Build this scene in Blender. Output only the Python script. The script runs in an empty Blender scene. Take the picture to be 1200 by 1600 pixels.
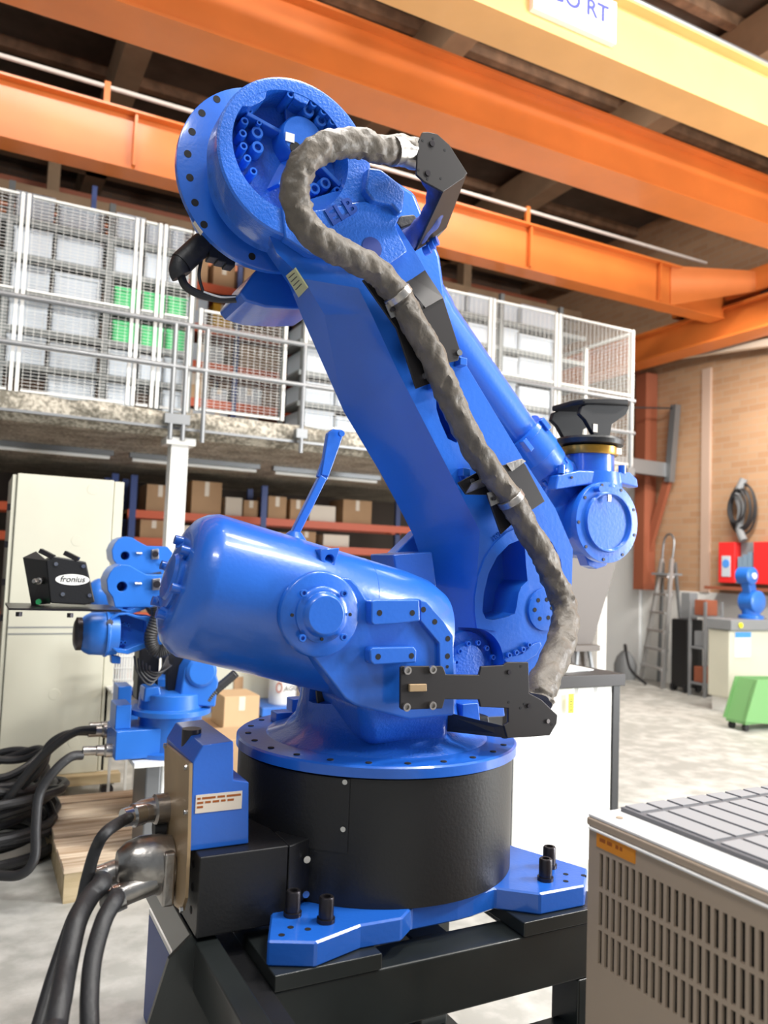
import bpy, bmesh, math, random
from mathutils import Vector, Matrix
random.seed(4)
PI = math.pi
SC = bpy.context.scene
COL = SC.collection
V = Vector

# ------------------------------------------------------------------ camera
F = 1245.0; CH = 1.5
YAW, PITCH, ROLL = math.radians(27.3), math.radians(3.9), math.radians(2.1)
cf = V((math.sin(YAW)*math.cos(PITCH), math.cos(YAW)*math.cos(PITCH), math.sin(PITCH)))
r0 = V((math.cos(YAW), -math.sin(YAW), 0)); u0 = r0.cross(cf)
cr = r0*math.cos(ROLL)+u0*math.sin(ROLL); cu = u0*math.cos(ROLL)-r0*math.sin(ROLL)
cd = bpy.data.cameras.new('camera'); cam = bpy.data.objects.new('camera', cd); COL.objects.link(cam)
cd.sensor_fit = 'VERTICAL'; cd.sensor_height = 36; cd.lens = F/1600*36
m = Matrix.Identity(4)
for i in range(3): m[i][0] = cr[i]; m[i][1] = cu[i]; m[i][2] = -cf[i]; m[i][3] = (0, 0, CH)[i]
cam.matrix_world = m; SC.camera = cam
cd.dof.use_dof = True; cd.dof.focus_distance = 2.15; cd.dof.aperture_fstop = 3.0
cd.clip_start = .05

# ------------------------------------------------------------------ world, lights, exposure
w = bpy.data.worlds.new('world'); SC.world = w; w.use_nodes = True
w.node_tree.nodes['Background'].inputs[0].default_value = (.84, .92, 1, 1)
w.node_tree.nodes['Background'].inputs[1].default_value = .24
def area(name, loc, target, sx, sy, power, colr=(1, 1, 1)):
    l = bpy.data.lights.new(name, 'AREA'); l.shape = 'RECTANGLE'; l.size = sx; l.size_y = sy; l.energy = power; l.color = colr
    o = bpy.data.objects.new(name, l); COL.objects.link(o); o.location = loc
    o.rotation_euler = (V(target)-V(loc)).to_track_quat('-Z', 'Y').to_euler()
    return o
area('hall_light', (1.3, 2.25, 5.2), (.8, 1.8, 1.4), 1.6, .5, 75, (1, .97, .92))  # added lamp, placed so its reflection falls on the tank
area('hall_light', (2.2, .7, 5.9), (1.6, 2.0, .5), 1.8, .3, 130, (1, .97, .92))
area('hall_light', (-1.2, -.6, 5.4), (1.0, 2.2, .8), 1.6, .3, 60, (1, .98, .95))
area('hall_light', (5.8, -.6, 6.0), (4.4, 3.5, 0), 2.0, .4, 300, (1, .97, .92))
area('hall_light', (4.2, 5.0, 6.3), (4.2, 6.7, 2.8), 3.0, .4, 80, (1, .96, .9))
area('hall_light', (7.2, 5.6, 4.4), (8.2, 6.6, 0), 1.4, .4, 110, (1, .95, .88))
area('hall_light', (0.3, 4.6, 6.3), (.4, 5.6, 2.4), 2.4, .4, 80, (1, .97, .92))
area('hall_light', (5.2, 1.6, 4.9), (5.2, 3.6, 4.9), 3.4, .3, 60, (1, .9, .75))  # added lamp to raise hot spots on the nearest girder's web
area('added_side_light', (8.0, -1.0, 2.1), (1.3, 2.0, 1.2), 1.7, 2.8, 520, (.95, .98, 1))  # added side light for contrast on the arm; no doorway stands here
SC.view_settings.view_transform = 'Standard'; SC.view_settings.look = 'None'
SC.view_settings.exposure = 0.5; SC.view_settings.gamma = 1; SC.view_settings.use_curve_mapping = False

# ------------------------------------------------------------------ measuring helpers: sight line through photo pixel met with a real plane
def ray(x, y): return cf+cr*((x-600)/F)-cu*((y-800)/F)
C0 = V((0, 0, CH))
def at(x, y, Y): d = ray(x, y); return C0+d*(Y/d.y)
def atx(x, y, X): d = ray(x, y); return C0+d*(X/d.x)
def atz(x, y, Z): d = ray(x, y); return C0+d*((Z-CH)/d.z)

# ------------------------------------------------------------------ materials
def mat(name, c, rough=.5, metal=0, coat=0, noise=0, nscale=8, bump=0, bscale=60, c2=None, spec=None, emit=None, stretch=None):
    m = bpy.data.materials.new(name); m.use_nodes = True; nt = m.node_tree; b = nt.nodes['Principled BSDF']
    b.inputs['Base Color'].default_value = (*c, 1); b.inputs['Roughness'].default_value = rough; b.inputs['Metallic'].default_value = metal
    if coat: b.inputs['Coat Weight'].default_value = coat; b.inputs['Coat Roughness'].default_value = .12
    if spec is not None: b.inputs['Specular IOR Level'].default_value = spec
    tc = nt.nodes.new('ShaderNodeTexCoord'); vec = tc.outputs['Object']
    if stretch:
        mp = nt.nodes.new('ShaderNodeMapping'); mp.inputs['Scale'].default_value = stretch; nt.links.new(vec, mp.inputs[0]); vec = mp.outputs[0]
    if noise or c2:
        n = nt.nodes.new('ShaderNodeTexNoise'); n.inputs['Scale'].default_value = nscale; n.inputs['Detail'].default_value = 6
        nt.links.new(vec, n.inputs['Vector'])
        r = nt.nodes.new('ShaderNodeValToRGB'); r.color_ramp.elements[0].position = .35; r.color_ramp.elements[1].position = .68
        r.color_ramp.elements[0].color = (*(c2 or [k*(1-noise) for k in c]), 1); r.color_ramp.elements[1].color = (*c, 1)
        nt.links.new(n.outputs['Fac'], r.inputs[0]); nt.links.new(r.outputs[0], b.inputs['Base Color'])
    if bump:
        n2 = nt.nodes.new('ShaderNodeTexNoise'); n2.inputs['Scale'].default_value = bscale; n2.inputs['Detail'].default_value = 3
        nt.links.new(vec, n2.inputs['Vector'])
        bp = nt.nodes.new('ShaderNodeBump'); bp.inputs['Strength'].default_value = bump; bp.inputs['Distance'].default_value = .004
        nt.links.new(n2.outputs['Fac'], bp.inputs['Height']); nt.links.new(bp.outputs[0], b.inputs['Normal'])
    if emit: b.inputs['Emission Color'].default_value = (*c, 1); b.inputs['Emission Strength'].default_value = emit
    return m
BLUE = mat('blue_paint', (.014, .13, .6), .32, 0, .6, .06, 5, .12, 90)
BLUEC = mat('blue_paint_cast', (.014, .13, .6), .38, 0, .5, .06, 5, .45, 150)
BLUE2 = mat('blue_paint_light', (.018, .15, .58), .4, 0, .25, .1, 5)
NAVY = mat('blue_sheath', (.05, .08, .3), .6, 0, 0, .4, 20, .8, 50)
BLACK = mat('black_paint', (.012, .012, .013), .42, 0, 0, 0, 8, .15, 120)
GRIP = mat('satin_black', (.01, .01, .011), .55, spec=.25)
BLACKG = mat('black_gloss_steel', (.02, .024, .024), .3, 0, .2, .3, 6)
BRACK = mat('black_bracket', (.022, .019, .019), .42, .2)
RUBBER = mat('black_rubber', (.018, .018, .02), .5, 0, 0, 0, 5, .3, 80)
HOSE = mat('grey_brown_fabric', (.15, .125, .098), .5, 0, 0, .4, 14, 1.0, 38)
METAL = mat('cast_metal', (.5, .47, .44), .32, .9, 0, .3, 20, .3, 60)
STEEL = mat('steel', (.6, .6, .6), .25, 1)
DARKST = mat('dark_bolt_steel', (.05, .045, .05), .35, .8)
WIREM = mat('white_wire', (.7, .7, .67), .5)
WHITE = mat('white_paint', (.85, .85, .82), .4, 0, 0, .04, 3)
CREAM = mat('cream_cabinet', (.62, .61, .5), .45, 0, 0, .08, 2)
TAN = mat('tan_plate', (.42, .29, .16), .4, .3, 0, .2, 8)
TANU = mat('beige_steel_housing', (.43, .335, .25), .4, 0, 0, .05, 3)
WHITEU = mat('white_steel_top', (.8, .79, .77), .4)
HOLE = mat('hole_shade', (.004, .004, .006), .8)  # near-black colour stands in for the shade inside holes and slots
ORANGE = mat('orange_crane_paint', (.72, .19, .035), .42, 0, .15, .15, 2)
ORANGE_GLARE = mat('orange_crane_glare', (.8, .4, .14), .4, 0, .15, .12, 2)  # paler orange: glare on the lit girder is put into the colour
REDOR = mat('red_orange_rack', (.62, .1, .03), .5)
DBLUE = mat('dark_blue_rack', (.03, .06, .22), .5)
CARD = mat('cardboard', (.46, .28, .15), .8, 0, 0, .12, 4)
CARDL = mat('light_cardboard', (.66, .45, .26), .8, 0, 0, .08, 4)
BOXW = mat('white_grey_plastic', (.58, .65, .72), .5, 0, 0, .08, 3)
GREYP = mat('grey_plastic', (.22, .23, .24), .5)
GREEN = mat('green_plastic', (.04, .5, .16), .5)
GREENC = mat('pale_green_paint', (.17, .38, .14), .5)
RED = mat('red_paint', (.75, .03, .03), .4)
YELLOW = mat('yellow_label', (.85, .78, .02), .5)
PYEL = mat('pale_yellow_label', (.55, .55, .28), .5)
AMBER = mat('amber_ring', (.55, .28, .03), .3, .5, 0, .5, 14)
OLABEL = mat('orange_label', (.75, .27, .02), .5)
PAPER = mat('paper_label', (.75, .66, .55), .6)
INK = mat('black_ink', (.02, .02, .02), .6)
INKB = mat('blue_ink', (.05, .06, .5), .6)
GALV = mat('galvanised_tube', (.24, .25, .26), .4, .6)
ALU = mat('aluminium', (.62, .62, .62), .35, .7)
ROOFM = mat('brown_roof', (.10, .07, .05), .8, 0, 0, .4, 3)
TRUSS = mat('tan_roof_beam', (.3, .2, .12), .8, 0, 0, .2, 4)
BROWNP = mat('brown_red_steel', (.3, .09, .045), .6)
RUST = mat('rusty_beam', (.25, .14, .08), .7, 0, 0, .5, 6)
GREYSH = mat('grey_brown_sheet', (.085, .068, .056), .5)
MESHG = mat('grey_green_grid', (.2, .22, .22), .6)

def concrete(name, a, b_, sc, bumpy):
    m = bpy.data.materials.new(name); m.use_nodes = True; nt = m.node_tree; b = nt.nodes['Principled BSDF']
    tc = nt.nodes.new('ShaderNodeTexCoord')
    n = nt.nodes.new('ShaderNodeTexNoise'); n.inputs['Scale'].default_value = sc; n.inputs['Detail'].default_value = 9; n.inputs['Roughness'].default_value = .65
    n2 = nt.nodes.new('ShaderNodeTexNoise'); n2.inputs['Scale'].default_value = sc*8; n2.inputs['Detail'].default_value = 8
    mx = nt.nodes.new('ShaderNodeMath'); mx.operation = 'ADD'
    r = nt.nodes.new('ShaderNodeValToRGB'); r.color_ramp.elements[0].position = .75; r.color_ramp.elements[1].position = 1.25 if 0 else 1.0
    mu = nt.nodes.new('ShaderNodeMath'); mu.operation = 'MULTIPLY'; mu.inputs[1].default_value = .85
    r.color_ramp.elements[0].color = (*a, 1); r.color_ramp.elements[1].color = (*b_, 1)
    for q in (n, n2): nt.links.new(tc.outputs['Object'], q.inputs['Vector'])
    nt.links.new(n.outputs['Fac'], mx.inputs[0]); nt.links.new(n2.outputs['Fac'], mx.inputs[1]); nt.links.new(mx.outputs[0], mu.inputs[0])
    nt.links.new(mu.outputs[0], r.inputs[0]); nt.links.new(r.outputs[0], b.inputs['Base Color'])
    b.inputs['Roughness'].default_value = .55
    bp = nt.nodes.new('ShaderNodeBump'); bp.inputs['Strength'].default_value = bumpy; nt.links.new(n2.outputs['Fac'], bp.inputs['Height']); nt.links.new(bp.outputs[0], b.inputs['Normal'])
    return m
FLOOR = concrete('concrete_floor', (.38, .38, .35), (.56, .555, .52), .8, .06)
SLAB = concrete('rough_concrete_slab', (.16, .145, .11), (.5, .46, .38), 4, .8)
def brick(name, a, b_, mo):
    m = bpy.data.materials.new(name); m.use_nodes = True; nt = m.node_tree; b = nt.nodes['Principled BSDF']
    tc = nt.nodes.new('ShaderNodeTexCoord'); mp = nt.nodes.new('ShaderNodeMapping'); mp.inputs['Rotation'].default_value = (PI/2, 0, PI/2)
    sp = nt.nodes.new('ShaderNodeSeparateXYZ'); cb = nt.nodes.new('ShaderNodeCombineXYZ')
    nt.links.new(tc.outputs['Object'], sp.inputs[0])
    ad = nt.nodes.new('ShaderNodeMath'); ad.operation = 'ADD'; nt.links.new(sp.outputs[0], ad.inputs[0]); nt.links.new(sp.outputs[1], ad.inputs[1])
    nt.links.new(ad.outputs[0], cb.inputs[0]); nt.links.new(sp.outputs[2], cb.inputs[1])
    t = nt.nodes.new('ShaderNodeTexBrick'); t.inputs['Scale'].default_value = 1; t.inputs['Brick Width'].default_value = .27; t.inputs['Row Height'].default_value = .09
    t.inputs['Mortar Size'].default_value = .008; t.inputs['Color1'].default_value = (*a, 1); t.inputs['Color2'].default_value = (*b_, 1); t.inputs['Mortar'].default_value = (*mo, 1)
    nt.links.new(cb.outputs[0], t.inputs['Vector']); nt.links.new(t.outputs[0], b.inputs['Base Color']); b.inputs['Roughness'].default_value = .85
    return m
BRICK = brick('brick_wall', (.40, .225, .12), (.46, .28, .16), (.42, .29, .19))
def wood(name, a, b_):
    return mat(name, b_, .7, 0, 0, 0, 3.5, .2, 40, c2=a, stretch=(.7, 9, 6))
WOOD = wood('pale_pallet_wood', (.42, .28, .17), (.8, .66, .5))
WOODD = wood('raw_timber', (.4, .3, .16), (.6, .48, .3))

# ------------------------------------------------------------------ mesh helpers
class MB:
    def __init__(s): s.v = []; s.f = []
    def add(s, vs, fs):
        o = len(s.v); s.v += [tuple(p) for p in vs]; s.f += [tuple(i+o for i in f) for f in fs]; return s
    def box(s, x0, x1, y0, y1, z0, z1):
        return s.add([(x, y, z) for x in (x0, x1) for y in (y0, y1) for z in (z0, z1)],
                     [(0, 1, 3, 2), (4, 6, 7, 5), (0, 4, 5, 1), (2, 3, 7, 6), (0, 2, 6, 4), (1, 5, 7, 3)])
    def prism(s, pts, vec):
        n = len(pts); vec = V(vec); P = [V(p) for p in pts]
        return s.add(P+[p+vec for p in P], [tuple(range(n)), tuple(range(2*n-1, n-1, -1))]+[(i, i+n, (i+1) % n+n, (i+1) % n) for i in range(n)])
    def loft(s, rings, cap=True, closed=True):
        n = len(rings[0]); k = len(rings)
        fs = [(i*n+j, i*n+(j+1) % n, (i+1)*n+(j+1) % n, (i+1)*n+j) for i in range(k-1) for j in range(n if closed else n-1)]
        if cap: fs += [tuple(range(n-1, -1, -1)), tuple(range((k-1)*n, k*n))]
        return s.add([p for r in rings for p in r], fs)
    def lathe(s, p0, ax, prof, n=32, cap=True):
        """prof: list of (distance along axis, radius)"""
        ax = V(ax).normalized(); a = ax.orthogonal().normalized(); b = ax.cross(a); p0 = V(p0)
        return s.loft([[p0+ax*t+(a*math.cos(2*PI*i/n)+b*math.sin(2*PI*i/n))*r for i in range(n)] for t, r in prof], cap)
    def cyl(s, p0, p1, r, r1=None, n=20):
        p0 = V(p0); p1 = V(p1); return s.lathe(p0, p1-p0, [(0, r), ((p1-p0).length, r if r1 is None else r1)], n)
    def bar(s, p0, p1, w_, h):
        p0 = V(p0); p1 = V(p1); d = (p1-p0).normalized(); up = V((0, 0, 1)) if abs(d.z) < .95 else V((0, 1, 0))
        a = d.cross(up).normalized()*w_/2; b = a.cross(d).normalized()*h/2
        return s.loft([[q+a+b, q-a+b, q-a-b, q+a-b] for q in (p0, p1)])
    def tube(s, path, r, n=10, sub=6, rf=None, caps=True):
        P = spline(path, sub); k = len(P); rings = []; a = None
        for i, p in enumerate(P):
            d = (P[min(i+1, k-1)]-P[max(i-1, 0)]).normalized()
            a = d.orthogonal().normalized() if a is None else (a-d*a.dot(d)).normalized()
            b = d.cross(a)
            rings.append([p+(a*math.cos(2*PI*j/n)+b*math.sin(2*PI*j/n))*(rf(i, j, k, n) if rf else r) for j in range(n)])
        return s.loft(rings, caps)
    def build(s, name, m_, parent=None, smooth=True, bevel=0, label=None, seg=2, mesh=None):
        me = bpy.data.meshes.new(name); me.from_pydata(s.v, [], s.f)
        bm = bmesh.new(); bm.from_mesh(me); bmesh.ops.recalc_face_normals(bm, faces=bm.faces); bm.to_mesh(me); bm.free()
        me.materials.append(m_)
        if smooth:
            for p in me.polygons: p.use_smooth = True
            me.set_sharp_from_angle(angle=math.radians(35))
        o = bpy.data.objects.new(name, me); COL.objects.link(o)
        if bevel:
            q = o.modifiers.new('bevel', 'BEVEL'); q.width = bevel; q.segments = seg; q.limit_method = 'ANGLE'; q.angle_limit = math.radians(38); q.harden_normals = True
        if parent: adopt(o, parent)
        if label: o['label'] = label
        return o
def adopt(o, parent):
    o.parent = parent
    o.matrix_parent_inverse = WM(parent).inverted()
def WM(o):
    if o.parent is None: return Matrix.LocRotScale(o.location, o.rotation_euler, o.scale)
    return WM(o.parent) @ o.matrix_parent_inverse @ Matrix.LocRotScale(o.location, o.rotation_euler, o.scale)
def spline(path, sub):
    P = [V(p) for p in path]
    if sub <= 1 or len(P) < 3: return P
    out = []
    for i in range(len(P)-1):
        a, b, c, d = P[max(i-1, 0)], P[i], P[i+1], P[min(i+2, len(P)-1)]
        for k in range(sub):
            t = k/sub; out.append(.5*((2*b)+(c-a)*t+(2*a-5*b+4*c-d)*t*t+(3*b-a-3*c+d)*t**3))
    return out+[P[-1]]
def thing(name, label, cat, loc=(0, 0, 0), group=None):
    o = bpy.data.objects.new(name, None); COL.objects.link(o); o.location = loc; o.empty_display_size = .1
    o['label'] = label; o['category'] = cat
    if group: o['group'] = group
    return o
def tag(o, label, cat, group=None):
    o['label'] = label; o['category'] = cat
    if group: o['group'] = group
    return o
def struct(o): o['kind'] = 'structure'; return o
def stuff(o): o['kind'] = 'stuff'; return o
def cut(o, mb):
    """real recess: boolean difference applied to the mesh, cutter removed"""
    c = mb.build('cutter', HOLE, smooth=False)
    q = o.modifiers.new('cut', 'BOOLEAN'); q.object = c; q.operation = 'DIFFERENCE'; q.solver = 'EXACT'
    bv = [x for x in o.modifiers if x.type == 'BEVEL']
    for x in bv: x.show_viewport = False
    dg = bpy.context.evaluated_depsgraph_get(); me = bpy.data.meshes.new_from_object(o.evaluated_get(dg))
    o.modifiers.remove(q); old = o.data; o.data = me
    for x in bv: x.show_viewport = True
    while len(me.materials) > 1: me.materials.pop()
    for p in me.polygons: p.material_index = 0; p.use_smooth = True
    me.set_sharp_from_angle(angle=math.radians(35))
    bpy.data.objects.remove(c)
def copy_part(src, loc, parent, rot=None):
    c = src.copy(); COL.objects.link(c); c.parent = None; c.matrix_parent_inverse = Matrix.Identity(4)
    c.location = loc
    if rot is not None: c.rotation_euler = rot
    if parent: adopt(c, parent)
    return c
def text(name, s, size, origin, xdir, ydir, m_, parent, ext=.0008, align='LEFT', shear=0, label=None, bold=0):
    cu_ = bpy.data.curves.new(name, 'FONT'); cu_.body = s; cu_.size = size; cu_.extrude = ext; cu_.align_x = align; cu_.shear = shear; cu_.offset = bold
    t = bpy.data.objects.new('t', cu_); COL.objects.link(t)
    dg = bpy.context.evaluated_depsgraph_get(); me = bpy.data.meshes.new_from_object(t.evaluated_get(dg)); bpy.data.objects.remove(t)
    X = V(xdir).normalized(); Y = V(ydir); Y = (Y-X*Y.dot(X)).normalized(); Z = X.cross(Y)
    M = Matrix(((X.x, Y.x, Z.x, origin[0]), (X.y, Y.y, Z.y, origin[1]), (X.z, Y.z, Z.z, origin[2]), (0, 0, 0, 1)))
    me.transform(M); me.materials.clear(); me.materials.append(m_)
    o = bpy.data.objects.new(name, me); COL.objects.link(o)
    if parent: adopt(o, parent)
    if label: o['label'] = label
    return o
def px(L, Y): return [at(x, y, Y) for x, y in L]
def crop(L, s, ox, oy): return [(ox+x/s, oy+y/s) for x, y in L]
DY = V((0, 1, 0))

# a socket-head bolt facing -Y, shared mesh
def bolt_mesh(r, h):
    mb = MB(); mb.lathe((0, 0, 0), (0, -1, 0), [(0, r), (h*.8, r), (h, r*.85), (h, r*.55), (h*.35, r*.5)], 14, True); return mb
# ================================================================== SETTING
XR = 8.93
struct(MB().box(-7, XR+.3, -6, 12.3, -.2, 0).build('floor', FLOOR, smooth=False))
wr = struct(MB().box(XR, XR+.25, -6, 12.3, 1.31, 6.9).build('wall_right', BRICK, smooth=False))
struct(MB().box(XR-.02, XR+.25, -6, 12.3, 0, 1.31).build('wall_right_dado', WHITE, smooth=False))
struct(MB().box(-7, XR+.3, 12.0, 12.25, 0, 6.9).build('wall_back', brick('back_brick', (.2, .12, .08), (.25, .15, .1), (.2, .15, .12)), smooth=False))
ce = struct(MB().box(-7, XR+.3, 2.0, 12.3, 6.9, 7.0).build('ceiling', ROOFM, smooth=False))
for i in range(12):
    MB().box(-7, XR, 2.6+i*.8, 2.7+i*.8, 6.78, 6.9).build('purlin', RUST, ce, smooth=False)
for i, x in enumerate((-1.6, 1.0, 3.6, 6.2)):
    b = MB().box(x, x+.25, 2.0, 12.2, 6.35, 6.8).build('roof_beam', TRUSS, ce, smooth=False)
mbt = MB()
mbt.box(-7, XR, 10.3, 10.6, 5.6, 5.85)
for x in (-1.5, .55, 2.6, 4.6, 6.6): mbt.box(x, x+.14, 10.35, 10.55, 5.85, 6.4)
mbt.box(-7, XR, 10.3, 10.6, 6.35, 6.6)
struct(mbt.build('trim_1', TRUSS, smooth=False))

# mezzanine slab
mz = MB(); mz.box(-6, 6.4, 6.62, 12, 2.50, 2.7)
n = 60
for row in (0,):
    A = []; 
    for i in range(n+1):
        x = -6+12.4*i/n; A.append([V((x, 6.62, 2.70)), V((x, 6.5+random.uniform(-.012, .012), 2.70+random.uniform(-.012, .01))), V((x, 6.49+random.uniform(-.02, .02), 2.635)), V((x, 6.5+random.uniform(-.012, .02), 2.56+random.uniform(-.012, .012))), V((x, 6.62, 2.50))])
    mz.loft(A)
struct(mz.build('mezzanine_floor', SLAB, smooth=False))
struct(MB().box(-6, 6.4, 6.47, 6.5, 2.545, 2.565).build('trim_2', GALV, smooth=False))
post = MB(); px0 = 1.49
post.box(px0-.07, px0+.07, 6.62, 6.63, 0, 2.5); post.box(px0-.07, px0+.07, 6.75, 6.76, 0, 2.5); post.box(px0-.008, px0+.008, 6.63, 6.75, 0, 2.5); post.box(px0-.12, px0+.12, 6.58, 6.8, 2.44, 2.5)
post.box(px0-.12, px0+.12, 6.57, 6.81, 0, .015)
tag(post.build('steel_post', WHITE, smooth=False), 'white steel column holding up the mezzanine floor edge', 'column')
for x in (3.95, 6.2):
    q = MB().box(x-.06, x+.06, 6.7, 6.82, 0, 2.5); q.box(x-.1, x+.1, 6.66, 6.86, 0, .015)
    tag(q.build('steel_post', WHITE, smooth=False), 'white square post under the %s' % ('middle of the mezzanine behind the blue robot arm' if x < 5 else 'right-hand end of the mezzanine'), 'column')
for i, (x0, x1) in enumerate(((.1, 1.15), (1.3, 2.6), (2.75, 4.0), (4.2, 5.5))):
    t = thing('tube_light', 'unlit grey tube light under the mezzanine, %s from the left' % ('first', 'second', 'third', 'fourth')[i], 'light', ((x0+x1)/2, 7.9, 2.42))
    MB().box(x0, x1, 7.86, 7.94, 2.455, 2.5).build('housing', GALV, t, smooth=False)
    MB().cyl((x0+.03, 7.9, 2.437), (x1-.03, 7.9, 2.437), .018, n=8).build('tube', WHITE, t)
# ---- cage along the mezzanine edge
def cage_panel(x0, x1, z0, z1, label, mid=None, fine=.026, y=6.5):
    t = thing('mesh_panel', label, 'mesh fence', ((x0+x1)/2, y, z0))
    for xx in (x0+.014, x1-.014): MB().box(xx-.013, xx+.013, y-.015, y+.015, z0, z1).build('frame_post', WIREM, t, smooth=False)
    for zz in [z0+.012, z1-.012]+([mid] if mid else []): MB().box(x0+.04, x1-.04, y-.012, y+.012, zz-.008, zz+.008).build('frame_rail', WIREM, t, smooth=False)
    g = MB(); z = z0+.03
    while z < z1-.02: g.box(x0+.04, x1-.04, y-.0012, y+.0012, z-.0013, z+.0013); z += fine
    x = x0+.05
    while x < x1-.04: g.box(x-.0013, x+.0013, y-.0037, y-.0013, z0+.02, z1-.02); x += .055
    stuff(g.build('wire_mesh', WIREM, t, smooth=False))
ZM = 2.7
cage_panel(-1.6, .20, ZM, 4.22, 'tall white wire mesh panel at the far left edge of the cage', 3.48)
cage_panel(.215, 1.04, ZM, 4.22, 'wide tall wire mesh panel left of the green crates', 3.48)
cage_panel(1.055, 1.225, ZM, 4.22, 'narrow tall wire mesh strip in front of the left ends of the green crates', 3.48)
cage_panel(1.24, 1.51, ZM, 4.22, 'tall wire mesh panel in front of the green crates, beside the gate gap', 3.48)
cage_panel(1.57, 2.35, 2.73, 3.59, 'low white wire mesh gate in front of the orange rack', None, y=6.53)
cage_panel(2.50, 3.9, ZM, 4.22, 'tall wire mesh panel behind the upper part of the blue arm', 3.48)
cage_panel(3.92, 4.48, ZM, 4.22, 'tall wire mesh panel just right of the blue forearm', 3.48)
cage_panel(4.5, 5.32, ZM, 4.22, 'tall wire mesh panel above the black gripper plate', 3.48)
cage_panel(5.34, 6.4, ZM, 4.22, 'tall wire mesh panel at the right end of the cage', 3.48)
t = thing('mesh_panel', 'end wire mesh panel closing the right side of the cage towards the brick wall', 'mesh fence', (6.42, 7, ZM))
for y in (6.55, 7.3, 8.0): MB().box(6.4, 6.44, y-.02, y+.02, ZM, 4.22).build('frame_post', WIREM, t, smooth=False)
for z in (ZM+.012, 4.208): MB().box(6.406, 6.434, 6.57, 7.98, z-.012, z+.012).build('frame_rail', WIREM, t, smooth=False)
g = MB(); z = ZM+.04
while z < 4.18: g.box(6.419, 6.421, 6.57, 7.98, z-.0013, z+.0013); z += .04
stuff(g.build('wire_mesh', WIREM, t, smooth=False))
# guard rail
rail = thing('guard_rail', 'grey tubular guard rail running along the mezzanine edge in front of the mesh', 'railing', (2.4, 6.42, 2.6))
for z in (3.4, 3.045): MB().cyl((-1.6, 6.42, z), (6.35, 6.42, z), .021, n=10).build('rail_tube', GALV, rail)
for x in (-1.0, 1.36, 1.46, 1.62, 2.48, 3.9, 5.2, 6.3): MB().cyl((x, 6.42, 2.45), (x, 6.42, 3.4), .02, n=10).build('rail_post', GALV, rail)
for x in (-1, 1.36, 1.46, 2.48, 3.9, 5.2, 6.3): MB().box(x-.05, x+.05, 6.4, 6.49, 2.58, 2.66).build('clamp', GALV, rail, smooth=False)

# ---- racks with white boxes on the mezzanine
def storage_box(x0, x1, y0, y1, z0, z1, m_, label, cat='storage box', grp=None, name='storage_box'):
    t = thing(name, label, cat, ((x0+x1)/2, (y0+y1)/2, z0), grp)
    MB().box(x0, x1, y0+.012, y1, z0, z1).build('body', m_, t, smooth=False)
    r = MB(); r.box(x0-.006, x1+.006, y0, y0+.012, z1-.035, z1-.005); r.box(x0+.012, x0+.03, y0+.002, y0+.012, z0+.01, z1-.035); r.box(x1-.03, x1-.012, y0+.002, y0+.012, z0+.01, z1-.035)
    r.build('rim', m_, t, smooth=False)
    return t
def card_box(x0, x1, y0, y1, z0, z1, m_, label, cat='cardboard box', name='cardboard_box', grp=None):
    t = thing(name, label, cat, ((x0+x1)/2, (y0+y1)/2, z0), grp)
    MB().box(x0, x1, y0, y1, z0, z1).build('carton', m_, t, smooth=False, bevel=.004)
    MB().box((x0+x1)/2-.025, (x0+x1)/2+.025, y0-.0015, y0+.0005, z0+(z1-z0)*.55, z1-.004).build('tape', PAPER, t, smooth=False)
    return t
def rack(x0, x1, y0, y1, z0, zs, upx, label, mU, mS, ztop, beam=.05, name='storage_rack'):
    t = thing(name, label, 'shelving', ((x0+x1)/2, (y0+y1)/2, z0))
    for x in upx:
        for y in (y0, y1-.05): MB().box(x-.025, x+.025, y, y+.05, z0, ztop).build('upright', mU, t, smooth=False)
    for z in zs:
        s = MB().box(x0, x1, y0+.052, y1-.052, z-.02, z).build('shelf', mS, t, smooth=False)
        MB().box(x0, x1, y0+.006, y0+.05, z-beam, z-.001).build('beam', mS, s, smooth=False)
    return t
ORD = ['first', 'second', 'third', 'fourth', 'fifth', 'sixth', 'seventh', 'eighth']
rows = [2.78+i*.31 for i in range(6)]
rack(-1.7, 1.68, 7.25, 7.9, ZM, rows, (-1.0, .12, .93, 1.68), 'grey shelving full of white boxes behind the left part of the mesh', MESHG, MESHG, 4.62)
cols = [(-.9, -.55), (-.5, -.02), (.16, .46), (.5, .88), (.98, 1.22), (1.25, 1.44), (1.47, 1.64)]
for r_ in range(6):
    for c_, (x0, x1) in enumerate(cols):
        z0 = rows[r_]; h = .25
        if c_ >= 4 and r_ in (2, 3):
            if c_ == 4: x0 += .02
            storage_box(x0, x1, 7.305+.012*(c_ % 2), 7.84, z0, z0+.2, GREEN, 'green crate behind the mesh, %s from the left in the %s green row' % (ORD[c_-4], 'lower' if r_ == 2 else 'upper'), 'crate', name='plastic_crate')
            continue
        if r_ == 0 and c_ in (0, 2, 5): continue
        storage_box(x0, x1, 7.305+.012*((c_+r_) % 3), 7.84, z0, z0+h-.02*((c_*r_) % 2), BOXW,
                    'white box on the left cage shelving, %s row up, %s from the left' % (ORD[r_], ORD[c_]), grp='white boxes on the left mezzanine shelving')
rack(2.75, 6.38, 7.25, 7.9, ZM, rows, (2.8, 3.6, 4.0, 5.15, 6.0), 'grey shelving full of white boxes behind the right part of the mesh', MESHG, MESHG, 4.62)
cols2 = [(2.84, 3.16), (3.2, 3.55), (3.66, 3.95), (4.06, 4.36), (4.42, 4.68), (4.74, 5.1), (5.2, 5.42), (5.46, 5.95)]
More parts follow.
